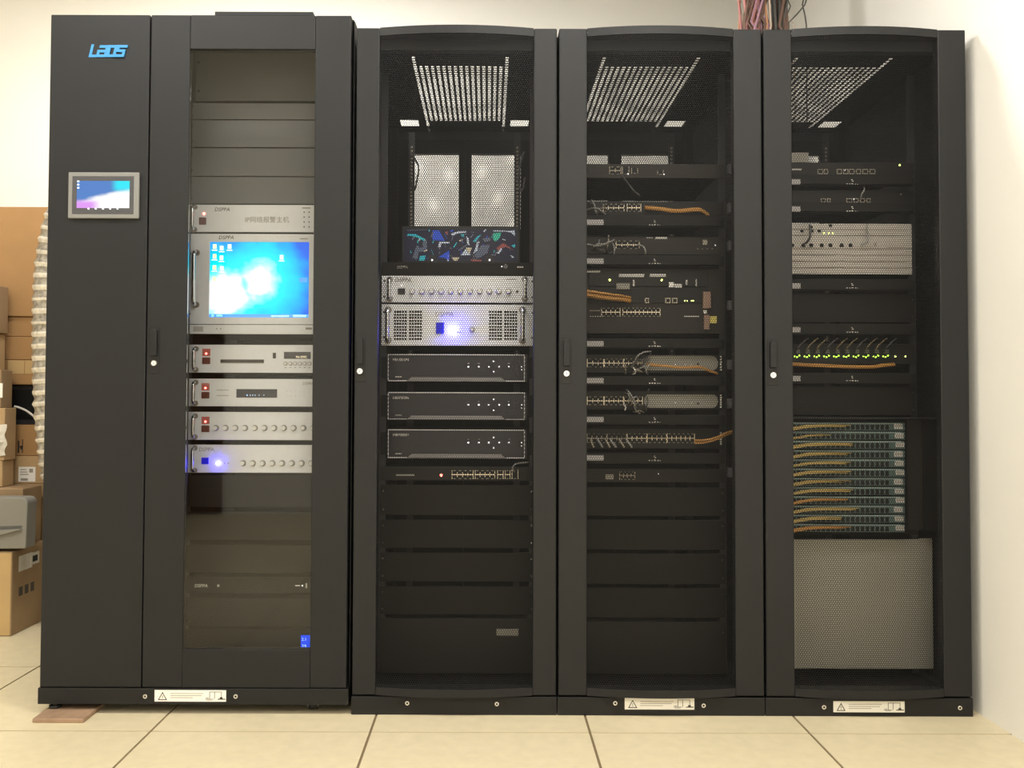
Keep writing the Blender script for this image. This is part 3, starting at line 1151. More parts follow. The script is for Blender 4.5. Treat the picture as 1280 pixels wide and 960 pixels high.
dd = d.box('display', (376, 794, 387.5, 812), 'display_blue', .002, label='lit blue number display')
x, z = d.p(377.2, 800.5); text('2.1', .013, x, z, d.y - .0024, 'display_text', dd)
x, z = d.p(377.2, 809.5); text('29', .015, x, z, d.y - .0024, 'display_text', dd)

# ------------------------------------------------------------------ the three mesh-door racks
mesh_rack(0, 'black mesh-door rack holding blue-lit amplifiers, beside the glass-door cabinet', (450, 464), [(509, 879, -1), (621, 880, 1)], None)
RACK_MID = mesh_rack(1, 'black mesh-door rack in the middle, holding switches and orange cords', (708, 467), [(769, 879, -1), (879.5, 882, 1)], (781, 873, 868, 887))
mesh_rack(2, 'black mesh-door rack against the right wall, with fibre trays', (966, 469), [(1030, 884, -1), (1200, 885, 1)], (1042, 877, 1131, 890.5))
XA, XB, XC = [(a + b) / 2 for a, b in RACKX]

# ---- first mesh rack
G2 = 'equipment behind the mesh door of the amplifier rack'


def dev2(name, label, cat, p0, p1, face='silver', **kw):
    z0, z1 = zrange(570, p0, p1, YF)
    return Dev(name, label, cat, XA, z0, z1, face, kw.pop('group', None), **kw)


# monitor console: a black tray with a wide display standing at its back
d = dev2('monitor_console', 'black console with a wide dark display of small coloured pictures', 'monitor', 328, 344, 'panel_black', depth=.34)
YS = .50
(a, b), (c, e) = W(502, 331, YS), W(650, 283, YS)
MB().box(a, c, YS, YS + .03, d.z1 + .001, e, 'dark_plastic').build('screen_housing', d.r, .002)
(sa, sb), (sc_, se) = W(505.5, 326.5, YS), W(646, 287, YS)
dis = MB().box(sa, sc_, YS - .002, YS - .0001, sb, se, 'screen_navy').build('display', d.r, label='dark display split into coloured pictures')
rnd = random.Random(21)


def sp(u, v):
    return sa + (sc_ - sa) * u, sb + (se - sb) * v


def poly(pts, mt, m):
    P = [sp(*p) for p in pts]
    ar = sum(P[i][0] * P[(i + 1) % len(P)][1] - P[(i + 1) % len(P)][0] * P[i][1] for i in range(len(P)))
    if ar < 0:
        P.reverse()
    m.prism(P, YS - .0028, YS - .0021, mt)


pics = [
    [([(.02, .80), (.10, .76), (.18, .62), (.18, .70), (.10, .84), (.03, .86)], 'teal'),
     ([(.16, .60), (.20, .66), (.20, .40), (.17, .36)], 'grey'),
     ([(.07, .10), (.11, .50), (.13, .48), (.12, .08)], 'grey'),
     ([(.13, .02), (.18, .02), (.19, .18), (.14, .16)], 'teal'),
     ([(.11, .42), (.18, .44), (.18, .30), (.13, .28)], 'grey'),
     ([(.02, .95), (.20, .97), (.20, .99), (.02, .98)], 'grey')],
    [([(.25, .96), (.31, .96), (.36, .64), (.25, .66)], 'blue'),
     ([(.31, .60), (.40, .60), (.40, .56), (.33, .56), (.32, .44), (.30, .44)], 'white'),
     ([(.30, .12), (.40, .34), (.40, .02), (.36, .10)], 'blue'),
     ([(.38, .0), (.395, .0), (.40, .22), (.388, .22)], 'white'),
     ([(.36, .92), (.39, .94), (.38, .82)], 'red'),
     ([(.24, .14), (.26, .14), (.26, .02), (.245, .02)], 'white')],
    [([(.41, .86), (.48, .94), (.55, .94), (.55, .90), (.48, .88), (.43, .80)], 'white'),
     ([(.50, .84), (.53, .84), (.53, .76), (.51, .78)], 'teal'),
     ([(.55, .78), (.57, .72), (.58, .50), (.56, .54)], 'white'),
     ([(.42, .12), (.49, .12), (.47, .02), (.44, .02)], 'sand'),
     ([(.50, .18), (.54, .38), (.59, .20)], 'white'),
     ([(.48, .36), (.56, .54), (.56, .50), (.49, .32)], 'grey'),
     ([(.55, .44), (.60, .42), (.58, .26), (.55, .36)], 'sand')],
    [([(.61, .62), (.64, .76), (.68, .84), (.68, .80), (.65, .70), (.63, .60)], 'teal'),
     ([(.62, .18), (.68, .50), (.76, .52), (.74, .26), (.66, .10)], 'grey'),
     ([(.64, .54), (.66, .52), (.65, .34), (.61, .22), (.63, .38)], 'white'),
     ([(.59, .06), (.69, .04), (.69, .0), (.60, .0)], 'red'),
     ([(.69, .70), (.76, .76), (.77, .66), (.72, .60)], 'grey')],
    [([(.79, .88), (.86, .90), (.85, .74), (.81, .62), (.79, .68)], 'green'),
     ([(.79, .97), (.86, .97), (.92, .95), (.98, .98), (.985, .78), (.95, .90), (.90, .94), (.79, .94)], 'white'),
     ([(.82, .42), (.88, .58), (.97, .36), (.90, .46), (.83, .34)], 'red'),
     ([(.82, .26), (.86, .42), (.87, .36), (.84, .24)], 'white'),
     ([(.95, .48), (.985, .56), (.985, .42)], 'teal'),
     ([(.94, .20), (.975, .16), (.975, .10), (.95, .14)], 'white')],
]
for pl in pics:
    m = MB()
    for pts, mt in pl:
        poly(pts, 'screen_' + mt, m)
    m.build('picture', dis)
m = MB()
for k in range(70):
    u0, v0 = rnd.uniform(.02, .96), rnd.uniform(.03, .95)
    du, dv, th = rnd.uniform(-.03, .03), rnd.uniform(-.14, .14), rnd.uniform(.004, .010)
    c_ = rnd.choice(['grey', 'grey', 'teal', 'blue', 'white', 'grey', 'sand'])
    u1, v1 = min(max(u0 + du, .01), .99), min(max(v0 + dv, .02), .98)
    P = [sp(*q) for q in ((u0, v0), (u0 + th, v0 - .03), (u1 + th, v1), (u1, v1 + .03))]
    ar = sum(P[i][0] * P[(i + 1) % 4][1] - P[(i + 1) % 4][0] * P[i][1] for i in range(4))
    m.prism(P if ar > 0 else P[::-1], YS - .0026 - .000004 * k, YS - .0021, 'screen_' + c_)
m.build('picture_detail', dis)['kind'] = 'stuff'
for q in (540, 612):
    x, z = W(q, 322, YS - .01)
    o = MB()
    o.disc(x, z - .006, .016, YS - .010, YS - .003, 'dark_plastic', 14).disc(x, z - .008, .004, YS - .0105, YS - .010, 'led_white', 8)
    o.build('camera_dome', d.r)
d.text('DSPPA', .012, 496, 335.5, 'ink_pale', shear=.2)
d.led(627, 333, 'led_white', .0026)
m = MB()
x, z = d.p(632, 333)
m.disc(x, z, .007, d.y - .003, d.y - .0001, 'panel_grey', 14)
m.build('round_key', d.r)
d.box('model_label', (646, 333, 654, 334.6), 'ink_pale', .0006)

d = dev2('mixer_amplifier', 'silver amplifier with a row of eleven knobs, above the blue-lit amplifier', 'amplifier', 345, 378)
d.handle(487.5, 349.5, 373.5, 'chrome', .0058); d.handle(656, 349.5, 373.5, 'chrome', .0058)
d.screws()
d.text('DSPPA', .0185, 493, 352.5, 'ink', shear=.2)
d.box('power_switch', (497.5, 360.5, 506.5, 368), 'dark_plastic', .004, .001)
d.led(502, 357, 'led_white', .0022)
d.knobs([515.5 + 12 * k for k in range(11)], 364.5)
d.led(646.5, 364.5, 'ink', .004, name='socket')
d.box('model_print', (633, 348.6, 645, 349.8), 'ink_soft', .0005)

d = dev2('power_amplifier', 'tall silver amplifier with four vent grids and a bright blue light', 'amplifier', 380.5, 432)
d.handle(485.5, 387.5, 425.5, 'chrome', .0066, .03); d.handle(653, 387.5, 425.5, 'chrome', .0066, .03)
d.screws()
for g0, g1 in ((492, 509), (511, 528), (611, 628), (630, 647)):
    m = MB()
    (ga, gb), (gc, gd) = d.p(g0, 425.5), d.p(g1, 388)
    for j in range(10):
        zc = gd - (gd - gb) * (j + .5) / 10
        for i in range(5):
            xa = ga + (gc - ga) * i / 5
            m.box(xa + .0006, xa + (gc - ga) / 5 - .0012, d.y - .0008, d.y - .0001, zc - .0030, zc + .0030, 'gap_dark')
    m.build('vent_grid', d.r)
d.text('DSPPA', .0205, 543, 395.5, 'ink_soft', shear=.2)
d.box('power_switch', (545, 403.5, 555, 417), 'button_blue', .005, .001, label='blue-lit square switch')
d.led(566, 413, 'led_blue', .0100, 'bright blue indicator light', out=.008)
d.led(566, 413, 'led_core', .0070, out=.0088)
d.led(572.5, 415, 'ink', .0022); d.led(575.5, 415, 'ink', .0022)
d.knobs([590], 412, .0062, .0085)

# three recorders
for n, (p0, p1) in enumerate(((442.5, 477), (490, 525), (536.5, 573))):
    lab = ['topmost black recorder with silver trim, right under the silver amplifiers',
           'middle one of the three black recorders with silver trim',
           'lowest black recorder with silver trim, above the thin switch with red light'][n]
    z0, z1 = zrange(570, p0, p1, YF)
    d = Dev('video_recorder', lab, 'recorder', XA, z0, z1, 'nvr_face', 'black video recorders', w=.436, depth=.34)
    fx0, fx1 = W(485, p0, YF)[0], W(656, p0, YF)[0]
    y = d.y
    m = MB()
    t = .0022
    m.box(fx0, fx1, y - .002, y - .0001, z1 - .0035, z1 - .0010, 'nvr_trim')
    m.box(fx0, fx0 + t, y - .002, y - .0001, z0 + .001, z1 - .0035, 'nvr_trim')
    m.box(fx1 - t, fx1, y - .002, y - .0001, z0 + .001, z1 - .0035, 'nvr_trim')
    m.box(fx0 + t, fx0 + .060, y - .002, y - .0001, z0 + .001, z0 + .0035, 'nvr_trim')
    m.box(fx1 - .060, fx1 - t, y - .002, y - .0001, z0 + .001, z0 + .0035, 'nvr_trim')
    m.build('trim', d.r, label='silver edge trim')
    a0, a1 = fx0 + .060, fx1 - .060
    MB().prism([(a0, z0 + .001), (a1, z0 + .001), (a1 - .014, z0 + .0135), (a0 + .014, z0 + .0135)], y - .004, y - .0001, 'nvr_skirt').build('skirt', d.r)
    k0 = (p0 + p1) / 2
    for q, dy, rr in ((585.5, -1.5, .0027), (598.5, -1.5, .0027), (611, -1.5, .0025), (624, -1.5, .0025), (636, -1.5, .0025),
                      (617, -8, .0025), (617, 5, .0025), (652, -1.5, .0018), (652, 2.5, .0016)):
        d.led(q, k0 + dy, 'led_white', rr, name='key_light')
    m = MB()
    for q in (585.5, 598.5, 636):
        x, z = d.p(q, k0 - 5.5)
        m.box(x - .003, x + .003, y - .0005, y - .0001, z - .0006, z + .0006, 'ink_pale')
    m.build('key_print', d.r)
    d.text('HIKVISION', .0105, 491, p0 + 8.5, 'label_white')
    d.box('model_print', (494, p1 - 6.5, 502, p1 - 5.5), 'ink_pale', .0005)
    for sx in (-1, 1):
        a = XA + sx * (EW / 2)
        MB().box(a, a - sx * .0225, YF + .0005, YF + .004, z0 + .01, z1 - .01, 'inner_black').build('ear', d.r)
# thin switch with the red light
d = dev2('network_switch', 'thin black network switch with one glowing red light, under the recorders', 'network switch', 583, 600.5, 'switch_face')
d.led(551.5, 594, 'led_red', .0040, 'glowing red light', out=.003)
for a, b, c in ((565, 591.5, 4), (594, 618.5, 4)):
    d.ports((a, 588, b, 598.5), c, 'port_metal')
d.ports((622, 588, 629, 598.5), 1, 'port_metal'); d.ports((631.5, 588, 637.5, 598.5), 1, 'port_metal'); d.ports((640, 587, 647.5, 598.5), 1, 'port_metal', rows=1)
d.box('name_print', (495, 593, 518, 594.5), 'ink_pale', .0004)
cp = [W(643, 590, YF - .01), W(641, 584, YF - .02), W(646, 579.5, YF - .02), W(660, 578, YF)]
cord('patch_cable', [(cp[0][0], YF - .006, cp[0][1]), (cp[1][0], YF - .02, cp[1][1]), (cp[2][0], YF - .02, cp[2][1]), (cp[3][0], YF - .004, cp[3][1])],
     .0022, 'cord_grey', 'short grey cord plugged into the thin switch with the red light')
for n, (p0, p1) in enumerate(((606.5, 644), (650, 685), (691, 727), (733, 768))):
    z0, z1 = zrange(570, p0, p1, YF)
    blank(XA, z0, z1, ORD[n] + ' black filler panel below the recorders in the amplifier rack', YF, 'panel_black', 'filler panels of the amplifier rack')
d = dev2('battery_unit', 'black unit with a small grey label, bottom of the amplifier rack', 'power unit', 773, 858, 'switch_face', depth=.5)
d.box('name_plate', (620.5, 786, 648, 794.5), 'grey_plate', .001, label='small grey name plate')
# loops of cable hanging by the rear door
for q, (pa, side) in enumerate((((513, 523, 521, 518), 'left'), ((655, 650, 648, 651), 'right'))):
    pts = []
    for px, py in zip(pa, (190, 208, 226, 238)):
        X, Z = W(px, py, .86)
        pts.append((X, .86, Z))
    pts += [(pts[-1][0] - (.010 if q == 0 else -.01), .86, pts[-1][2] + .012), (pts[-1][0] - (.016 if q == 0 else -.016), .86, pts[-1][2] + .05)]
    cord('hanging_cable', pts, .0035, 'cord_dark', 'thin dark cable hanging before the %s pale rear mesh of the amplifier rack' % side)

# ---- second mesh rack


def dev3(name, label, cat, p0, p1, face='switch_face', **kw):
    z0, z1 = zrange(810, p0, p1, YF)
    return Dev(name, label, cat, XB, z0, z1, face, kw.pop('group', None), **kw)


def manager(xc, p0, p1, pxc, label, tagpx, sym, group):
    """one-unit cable manager: a lidded black duct with a paper tag and a pale maker's mark"""
    z0, z1 = zrange(pxc, p0, p1, YF)
    d = Dev('cable_manager', label, 'cable manager', xc, z0, z1, 'panel_black', group, depth=0, thick=.004)
    MB().box(d.x0 + .02, d.x1 - .02, YF - .030, YF - .0005, z0 + .001, z1 - .001, 'panel_black').build('duct_lid', d.r, .0015)
    ym = YF - .0302
    pm = (p0 + p1) / 2
    (a, b), (c, e) = W(tagpx[0], tagpx[3], ym), W(tagpx[1], tagpx[2], ym)
    MB().box(max(a, d.x0 + .021), c, ym - .0006, ym, b, e, 'tag_grey').build('paper_tag', d.r, label='pale paper tag')
    m = MB()
    for (u, v, w_, h_) in ((0, -2.4, 2.2, 1.2), (.8, -.6, 2.6, 1.), (-6, 3, 2.5, 1.4), (-2.6, 3, 1.8, 1.6), (.6, 2.8, 2.4, 2.), (4.4, 3, 2., 1.5), (7, 3.2, 1.4, 1.1)):
        x, z = W(sym + u, pm + v, ym)
        m.box(x - w_ * .0010, x + w_ * .0010, ym - .0004, ym, z - h_ * .0009, z + h_ * .0009, 'label_white')
    m.build('maker_mark', d.r)
    return d


M3 = [(271, 285), (320, 333), (423.5, 436), (470, 482), (518.5, 531), (566, 579)]
names3 = ['under the topmost orange cord', 'right above the router with the orange cord bundle', 'right below the router',
          'between the two switches with rounded grey plates', 'above the long patch panel', 'lowest, below the long patch panel']
for n, (p0, p1) in enumerate(M3):
    manager(XB, p0, p1, 810, 'black cable manager in the middle rack, ' + names3[n], (733, 754.5, (p0 + p1) / 2 - 3.6, (p0 + p1) / 2 + 3), 818, 'cable managers of the middle rack')

d = dev3('network_switch', 'topmost switch in the middle rack, just below its pale rear mesh', 'network switch', 205, 222.5, 'switch_brown')
d.ports((762, 208.5, 776, 218), 2, 'port_dim'); d.ports((778, 208.5, 786, 218), 1, 'port_dim', rows=1); d.ports((789.5, 210, 797, 217), 1, 'port_dim', rows=1)
d.ports((822, 213, 829, 218.5), 1, 'port_dim', rows=1)
d.led(785, 217.5, 'led_white', .0026); d.led(830, 218, 'led_white', .0018)
d = dev3('network_switch', 'switch with an orange cord along it, second from the top in the middle rack', 'network switch', 252, 269)
d.ports((754, 255, 780, 264.5), 4, 'port_metal'); d.ports((784, 255, 801, 264.5), 3, 'port_metal')
d = dev3('network_switch', 'switch with one short row of gold sockets between two cable managers, middle rack', 'network switch', 296, 318, 'switch_brown')
d.ports((770, 301, 799, 311), 4, 'port_metal')
d.box('name_print', (819, 295.4 + 1, 834, 298.6), 'label_white', .0005)
d.box('name_print', (808, 296.8, 816, 297.8), 'ink_pale', .0005)
d.box('console_port', (878.5, 300, 884, 306), 'port_dim', .001)
d.led(894, 306.5, 'led_white', .0022)
m = MB()
for q in (872, 878, 884, 890):
    x, z = d.p(q, 311)
    m.box(x - .003, x + .003, d.y - .0006, d.y - .0001, z - .001, z + .001, 'port_dim')
m.build('small_print', d.r)
# router with modules
d = dev3('router', 'large dark router with an orange cord bundle, green lights and a row of gold sockets', 'router', 336, 417, 'switch_brown', thick=.006)
d.box('module', (736, 339, 884, 358), 'switch_face', .006, .001)
d.box('module', (736, 359, 884, 378.5), 'switch_face', .004, .001)
yo = d.y - .0062
for (a, b, c, e, mt) in ((773.5, 342.5, 805, 346.2, 'ink_pale'), (812, 342.5, 832, 346, 'ink_pale'), (770.5, 354, 787, 361.5, 'grey_plate'),
                         (836, 353, 842, 359, 'label_white'), (843, 355, 852, 359.5, 'ink_pale'), (734, 338.5, 750, 341, 'ink_pale'),
                         (791, 350, 793, 358, 'ink_pale'), (857, 350, 859, 356, 'ink_pale'), (869.5, 349, 870.8, 358, 'ink_pale')):
    (xa, za), (xb, zb) = W(a, e, yo), W(c, b, yo)
    MB().box(xa, xb, yo - .003, yo, za, zb, mt).build('module_latch', d.r)
for q, y_ in ((762, 350), (827, 350)):
    x, z = W(q, y_, yo)
    MB().disc(x, z, .0034, yo - .003, yo, 'led_yellow', 10).build('indicator_light', d.r)
yo2 = d.y - .0042
for q in (856, 859, 864.5, 866.5):
    x, z = W(q, 376, yo2)
    MB().disc(x, z, .0018, yo2 - .002, yo2, 'led_yellow', 8).build('indicator_light', d.r)
m = MB()
for a, c in ((831.5, 838), (840, 846.5), (806, 811)):
    (xa, za), (xb, zb) = W(a, 379, yo2), W(c, 372.5, yo2)
    m.box(xa, xb, yo2 - .002, yo2, za, zb, 'port_dim').box(xa + .003, xb - .003, yo2 - .0024, yo2 - .002, za + .003, zb - .003, 'gap_dark')
m.build('console_ports', d.r)
d.ports((752, 385, 775, 395.5), 4, 'port_metal'); d.ports((778.5, 385, 825, 395.5), 9, 'port_metal')
m = MB()
for k in range(6):
    x, z = d.p(738 + 3 * k, 395.5); m.box(x - .0022, x + .0022, d.y - .0006, d.y - .0001, z - .0009, z + .0009, 'label_white')
    x, z = d.p(738 + 2.2 * k, 388.3); m.box(x - .0022, x + .0022, d.y - .0006, d.y - .0001, z - .0012, z + .0012, 'ink_soft')
m.build('small_print', d.r)
d.box('silver_line', (855, 395, 874, 396), 'ink_pale', .0008)
d.box('power_module', (878, 365, 887.5, 386), 'copper_part', .012, .001)
d.box('power_latch', (879, 388, 883, 392), 'label_white', .005)
d.box('power_module', (879.5, 394, 886, 412), 'copper_part', .010, .001)
d.box('yellow_tag', (887, 395.5, 895.5, 404), 'yellow_tag', .004, label='small yellow tag')
# two switches with rounded grey plates
for n, (p0, p1, q0, q1) in enumerate(((443, 466, 445, 463), (489, 512, 493, 509.5))):
    lab = ['switch with a rounded grey plate and an orange cord across it, middle rack', 'switch with a bare rounded grey plate, above the long patch panel'][n]
    d = dev3('network_switch', lab, 'network switch', p0, p1, 'switch_face', group='switches with rounded grey plates')
    pm = (q0 + q1) / 2
    for a, b, c in ((734, 754.5, 3), (755.5, 779, 4), (780, 803, 4)):
        d.ports((a, pm - 5.5, b, pm + 5), c, 'port_metal')
    (a, b), (c, e) = d.p(805, q1), d.p(897, q0)
    rr = (e - b) * .42
    pts = []
    for (ccx, ccz, st) in ((c - rr, b + rr, -90), (c - rr, e - rr, 0), (a + rr, e - rr, 90), (a + rr, b + rr, 180)):
        for k in range(5):
            t = math.radians(st + 22.5 * k)
            pts.append((ccx + rr * math.cos(t), ccz + rr * math.sin(t)))
    MB().prism(pts, d.y - .004, d.y - .0001, 'grey_plate').build('cover_plate', d.r, label='rounded grey cover plate')
    x, z = d.p(872, pm + (1 if n == 0 else 3))
    MB().prism([(x - .005, z - .003), (x + .005, z - .003), (x, z + .005)], d.y - .0046, d.y - .004, 'ink').build('plate_mark', d.r)
    for q in (844, 856, 864):
        x, z = d.p(q, pm + 2)
        MB().disc(x, z, .0016, d.y - .0046, d.y - .004, 'led_white' if q == 844 else 'label_white', 8).build('plate_screw', d.r)
    m = MB()
    for k in range(6):
        x, z = d.p(901, q0 + 1 + (q1 - q0 - 2) * k / 5)
        m.box(x - .0025, x + .0025, d.y - .0012, d.y - .0001, z - .0026, z + .0026, 'label_white')
    m.build('edge_label', d.r)
# long patch panel
d = dev3('patch_bay', 'long patch panel with gold sockets across its whole width, middle rack', 'patch panel', 536, 561, 'switch_face')
for a, b, c in ((734, 758, 4), (759, 783, 4), (784, 808, 4), (809, 833, 4), (834, 868, 6)):
    d.ports((a, 542, b, 553.5), c, 'port_metal' if a > 780 else 'port_dim')
m = MB()
for k in range(6):
    x, z = d.p(901, 541 + 14 * k / 5)
    m.box(x - .0025, x + .0025, d.y - .0012, d.y - .0001, z - .0026, z + .0026, 'label_white')
m.build('edge_label', d.r)
d = dev3('network_switch', 'small dark switch with one dim socket group, lowest equipment in the middle rack', 'network switch', 586, 603, 'switch_face')
d.ports((774.5, 589.5, 793.5, 599.5), 4, 'port_dim')
d.box('module', (757, 593, 767, 599), 'grey_plate', .001)
d.led(823, 592.5, 'led_white', .0016)
for n, (p0, p1) in enumerate(((609, 645), (650, 687), (692, 730), (735, 772))):
    z0, z1 = zrange(810, p0, p1, YF)
    blank(XB, z0, z1, ORD[n] + ' black filler panel at the foot of the middle rack', YF, 'panel_black', 'filler panels of the middle rack')
z0, z1 = zrange(810, 777, 858, YF)
blank(XB, z0, z1, 'tall black filler panel at the very bottom of the middle rack', YF, 'switch_face', 'filler panels of the middle rack')
MBt = MB()


def cpts(lst, y):
    out = []
    for q in lst:
        yy = y - (q[2] if len(q) > 2 else 0)
        X, Z = W(q[0], q[1], yy)
        out.append((X, yy, Z))
    return out


GO = 'orange patch cords in the middle rack'
cord('patch_cable', cpts([(806, 260, .004), (822, 261, .022), (845, 264, .026), (870, 262.5, .024), (878, 264, .014), (886, 269.5, .008)], YF), .0028, 'cord_orange',
     'orange cord bundle running along the second switch from the top, middle rack', GO, n=5, spread=.0042)
cord('patch_cable', cpts([(722, 365, .03), (740, 368, .034), (760, 371, .032), (778, 373, .026), (788, 375, .012)], YF), .0030, 'cord_orange',
     'thick orange cord bundle plugged into the router', GO, n=9, spread=.010)
cord('patch_cable', cpts([(808, 455, .006), (825, 456.5, .020), (850, 459, .024), (874, 458.5, .024), (886, 463, .016), (897, 467, .008)], YF), .0028, 'cord_orange',
     'orange cord bundle crossing a rounded grey plate', GO, n=5, spread=.0036)
cord('patch_cable', cpts([(868, 551.5, .006), (882, 551, .018), (898, 547, .022), (908, 542, .02), (916, 540, .015)], YF), .0028, 'cord_orange',
     'orange cord fan leaving the right end of the long patch panel', GO, n=4, spread=.0055)
GG = 'short grey cords in the middle rack'
short = [
    ('thin grey cord hanging in a curl below the topmost switch, middle rack', [(778, 219, .004), (784, 228, .02), (791, 237, .02), (800, 245, .006)], 'cord_dark'),
    ('grey cord plugged left of the gold sockets of the second switch, middle rack', [(734, 262, .01), (745, 260, .03), (752, 264, .02), (757, 268, .004)], 'cord_grey'),
    ('grey cord curling at the right end of the short gold socket row, middle rack', [(797, 306, .004), (804, 308, .02), (807, 315, .02), (806, 319, .008)], 'cord_grey'),
    ('bundle of grey cords left of the short gold socket row, middle rack', [(733, 305, .02), (748, 307, .03), (760, 303, .03), (768, 300, .006)], 'cord_grey'),
    ('grey cord dropping from the short gold socket row, left side', [(765, 303, .006), (768, 310, .02), (767, 318, .016), (762, 321, .006)], 'cord_grey'),
    ('grey cord arching up over the switch with the orange cord', [(792, 455, .006), (796, 446, .024), (804, 440.5, .026), (814, 439, .014)], 'cord_grey'),
    ('grey cord with a pale plug hanging from the switch with the orange cord', [(789, 458, .006), (793, 461, .02), (794, 466, .02), (791, 468, .01)], 'cord_white'),
    ('grey cord at the left edge of the rounded plate with the orange cord', [(801, 456, .006), (806, 459, .02), (808, 465, .02), (810, 468, .006)], 'cord_grey'),
    ('grey cord rising left of the bare rounded plate', [(795, 505, .006), (791, 497, .022), (786, 490, .022), (783, 487, .006)], 'cord_grey'),
    ('grey cord hanging left of the bare rounded plate', [(792, 500, .006), (793, 508, .022), (796, 514, .02), (800, 517, .006)], 'cord_grey'),
    ('pale cord plug below the second gold group of the bare-plate switch', [(780, 506, .006), (782, 509, .016), (781, 513, .012)], 'cord_white'),
]
for lab, pts, mt in short:
    cord('patch_cable', cpts(pts, YF), .0024, mt, lab, GG)
def tangle(label, px0, px1, p0, p1, n, seed):
    rg = random.Random(seed)
    x, z = W((px0 + px1) / 2, p1, YF - .02)
    t = thing('cord_tangle', (x, YF - .02, z), label, 'cable', 'tangles of thin cords in the middle rack')
    for k in range(n):
        a, b = rg.uniform(px0, px1), rg.uniform(px0, px1)
        ya, yb = rg.uniform(p0, p1), rg.uniform(p0, p1)
        pts = cpts([(a, ya, .004), (a * .7 + b * .3 + rg.uniform(-2, 2), ya * .6 + yb * .4 - rg.uniform(0, 3), .02 + .012 * rg.random()),
                    (a * .3 + b * .7, ya * .3 + yb * .7 + rg.uniform(-2, 2), .022 + .01 * rg.random()), (b, yb, .008)], YF)
        MB().tube(pts, .0019, rg.choice(['cord_dark', 'cord_dark', 'cord_grey', 'port_dim']), 5).build('cord', t)


tangle('tangle of thin cords left of the rounded plate with the orange cord', 781, 814, 438, 469, 9, 1)
tangle('tangle of thin cords left of the bare rounded plate', 780, 812, 486, 516, 7, 2)
tangle('tangle of thin cords at the left end of the switch with the short gold row', 735, 770, 292, 319, 8, 3)
tangle('tangle of thin cords at the left end of the second switch from the top', 735, 760, 248, 270, 6, 4)
for q in (213, 261, 308, 382, 456, 504, 590):  # small hinge clips along the right inner edge of the mesh door
    x, z = W(911.5, q, .06)
    MB().box(x - .007, x + .007, .040, .060, z - .014, z + .014, 'hmi_inner').build('hinge_clip', RACK_MID)
# plugs hanging from the left part of the long patch panel
for k, (q, r_) in enumerate(((738, 4), (747, 6), (757, 5), (763, 7), (774, 6), (783, 7))):
    cord('patch_cable', cpts([(q, 548.5, .004), (q + .6, 550.5, .018), (q + r_ * .6, 555, .024), (q + r_, 559, .020)], YF), .0034, 'cord_grey' if k % 2 else 'port_dim',
         'short pale plug cable hanging from the long patch panel, %s from the left' % ['first', 'second', 'third', 'fourth', 'fifth', 'sixth'][k], 'plug cables on the long patch panel')

# ---- third mesh rack
def dev4(name, label, cat, p0, p1, face='switch_face', **kw):
    z0, z1 = zrange(1060, p0, p1, YF)
    return Dev(name, label, cat, XC, z0, z1, face, kw.pop('group', None), **kw)


M4 = [(221, 233), (255, 267), (350, 364), (405, 419), (466, 480)]
names4 = ['topmost, below the switch with a yellow light', 'right above the pale beige chassis', 'right below the pale beige chassis',
          'above the row of green lights', 'below the row of green lights']
for n, (p0, p1) in enumerate(M4):
    manager(XC, p0, p1, 1060, 'black cable manager in the right rack, ' + names4[n], (985, 1000.5, (p0 + p1) / 2 - 3, (p0 + p1) / 2 + 3.5), 1065, 'cable managers of the right rack')
d = dev4('network_switch', 'dark switch with one yellow light at its right end, topmost in the right rack', 'network switch', 203, 219, 'switch_face')
d.led(1124.5, 206.5, 'led_yellow', .0028, 'yellow light')
m = MB()
for a, c in ((1022, 1029), (1030, 1035), (1046, 1052), (1054, 1060), (1061, 1068), (1070, 1076), (1078, 1085), (1087, 1094)):
    (xa, za), (xb, zb) = d.p(a, 217.5), d.p(c, 211.5)
    MB().box(xa, xb, d.y - .001, d.y - .0001, za, zb, 'port_dim').box(xa + .002, xb - .002, d.y - .0014, d.y - .001, za + .002, zb - .002, 'gap_dark').build('socket', d.r)
d.led(1056, 213, 'led_white', .0018)
d.box('name_print', (990, 211, 1002, 213), 'ink_pale', .0005)
(a, b), (c, e) = W(986, 203, YF - .002), W(1010.5, 191, YF - .002)
o = MB().box(a, c, YF - .003, YF - .002, b, e, 'grey_plate').build('paper_card')
tag(o, 'small pale card at the top left of the right rack', 'card')
d = dev4('network_switch', 'dark switch with a dim row of sockets, second from top in the right rack', 'network switch', 238, 253.5, 'switch_face')
m = MB()
for a, c in ((1026, 1032), (1034, 1038), (1058, 1065), (1067, 1073), (1075, 1081), (1083, 1088)):
    (xa, za), (xb, zb) = d.p(a, 253), d.p(c, 248)
    MB().box(xa, xb, d.y - .001, d.y - .0001, za, zb, 'port_dim').box(xa + .002, xb - .002, d.y - .0014, d.y - .001, za + .002, zb - .002, 'gap_dark').build('socket', d.r)
d.led(1067, 249, 'led_white', .0018)
d.led(1126, 243, 'ink_pale', .0022)
cord('patch_cable', cpts([(1076, 249, .006), (1077, 243, .02), (1080, 238, .02), (1080, 234, .008)], YF), .0024, 'cord_grey', 'thin grey cord rising from the second switch in the right rack')
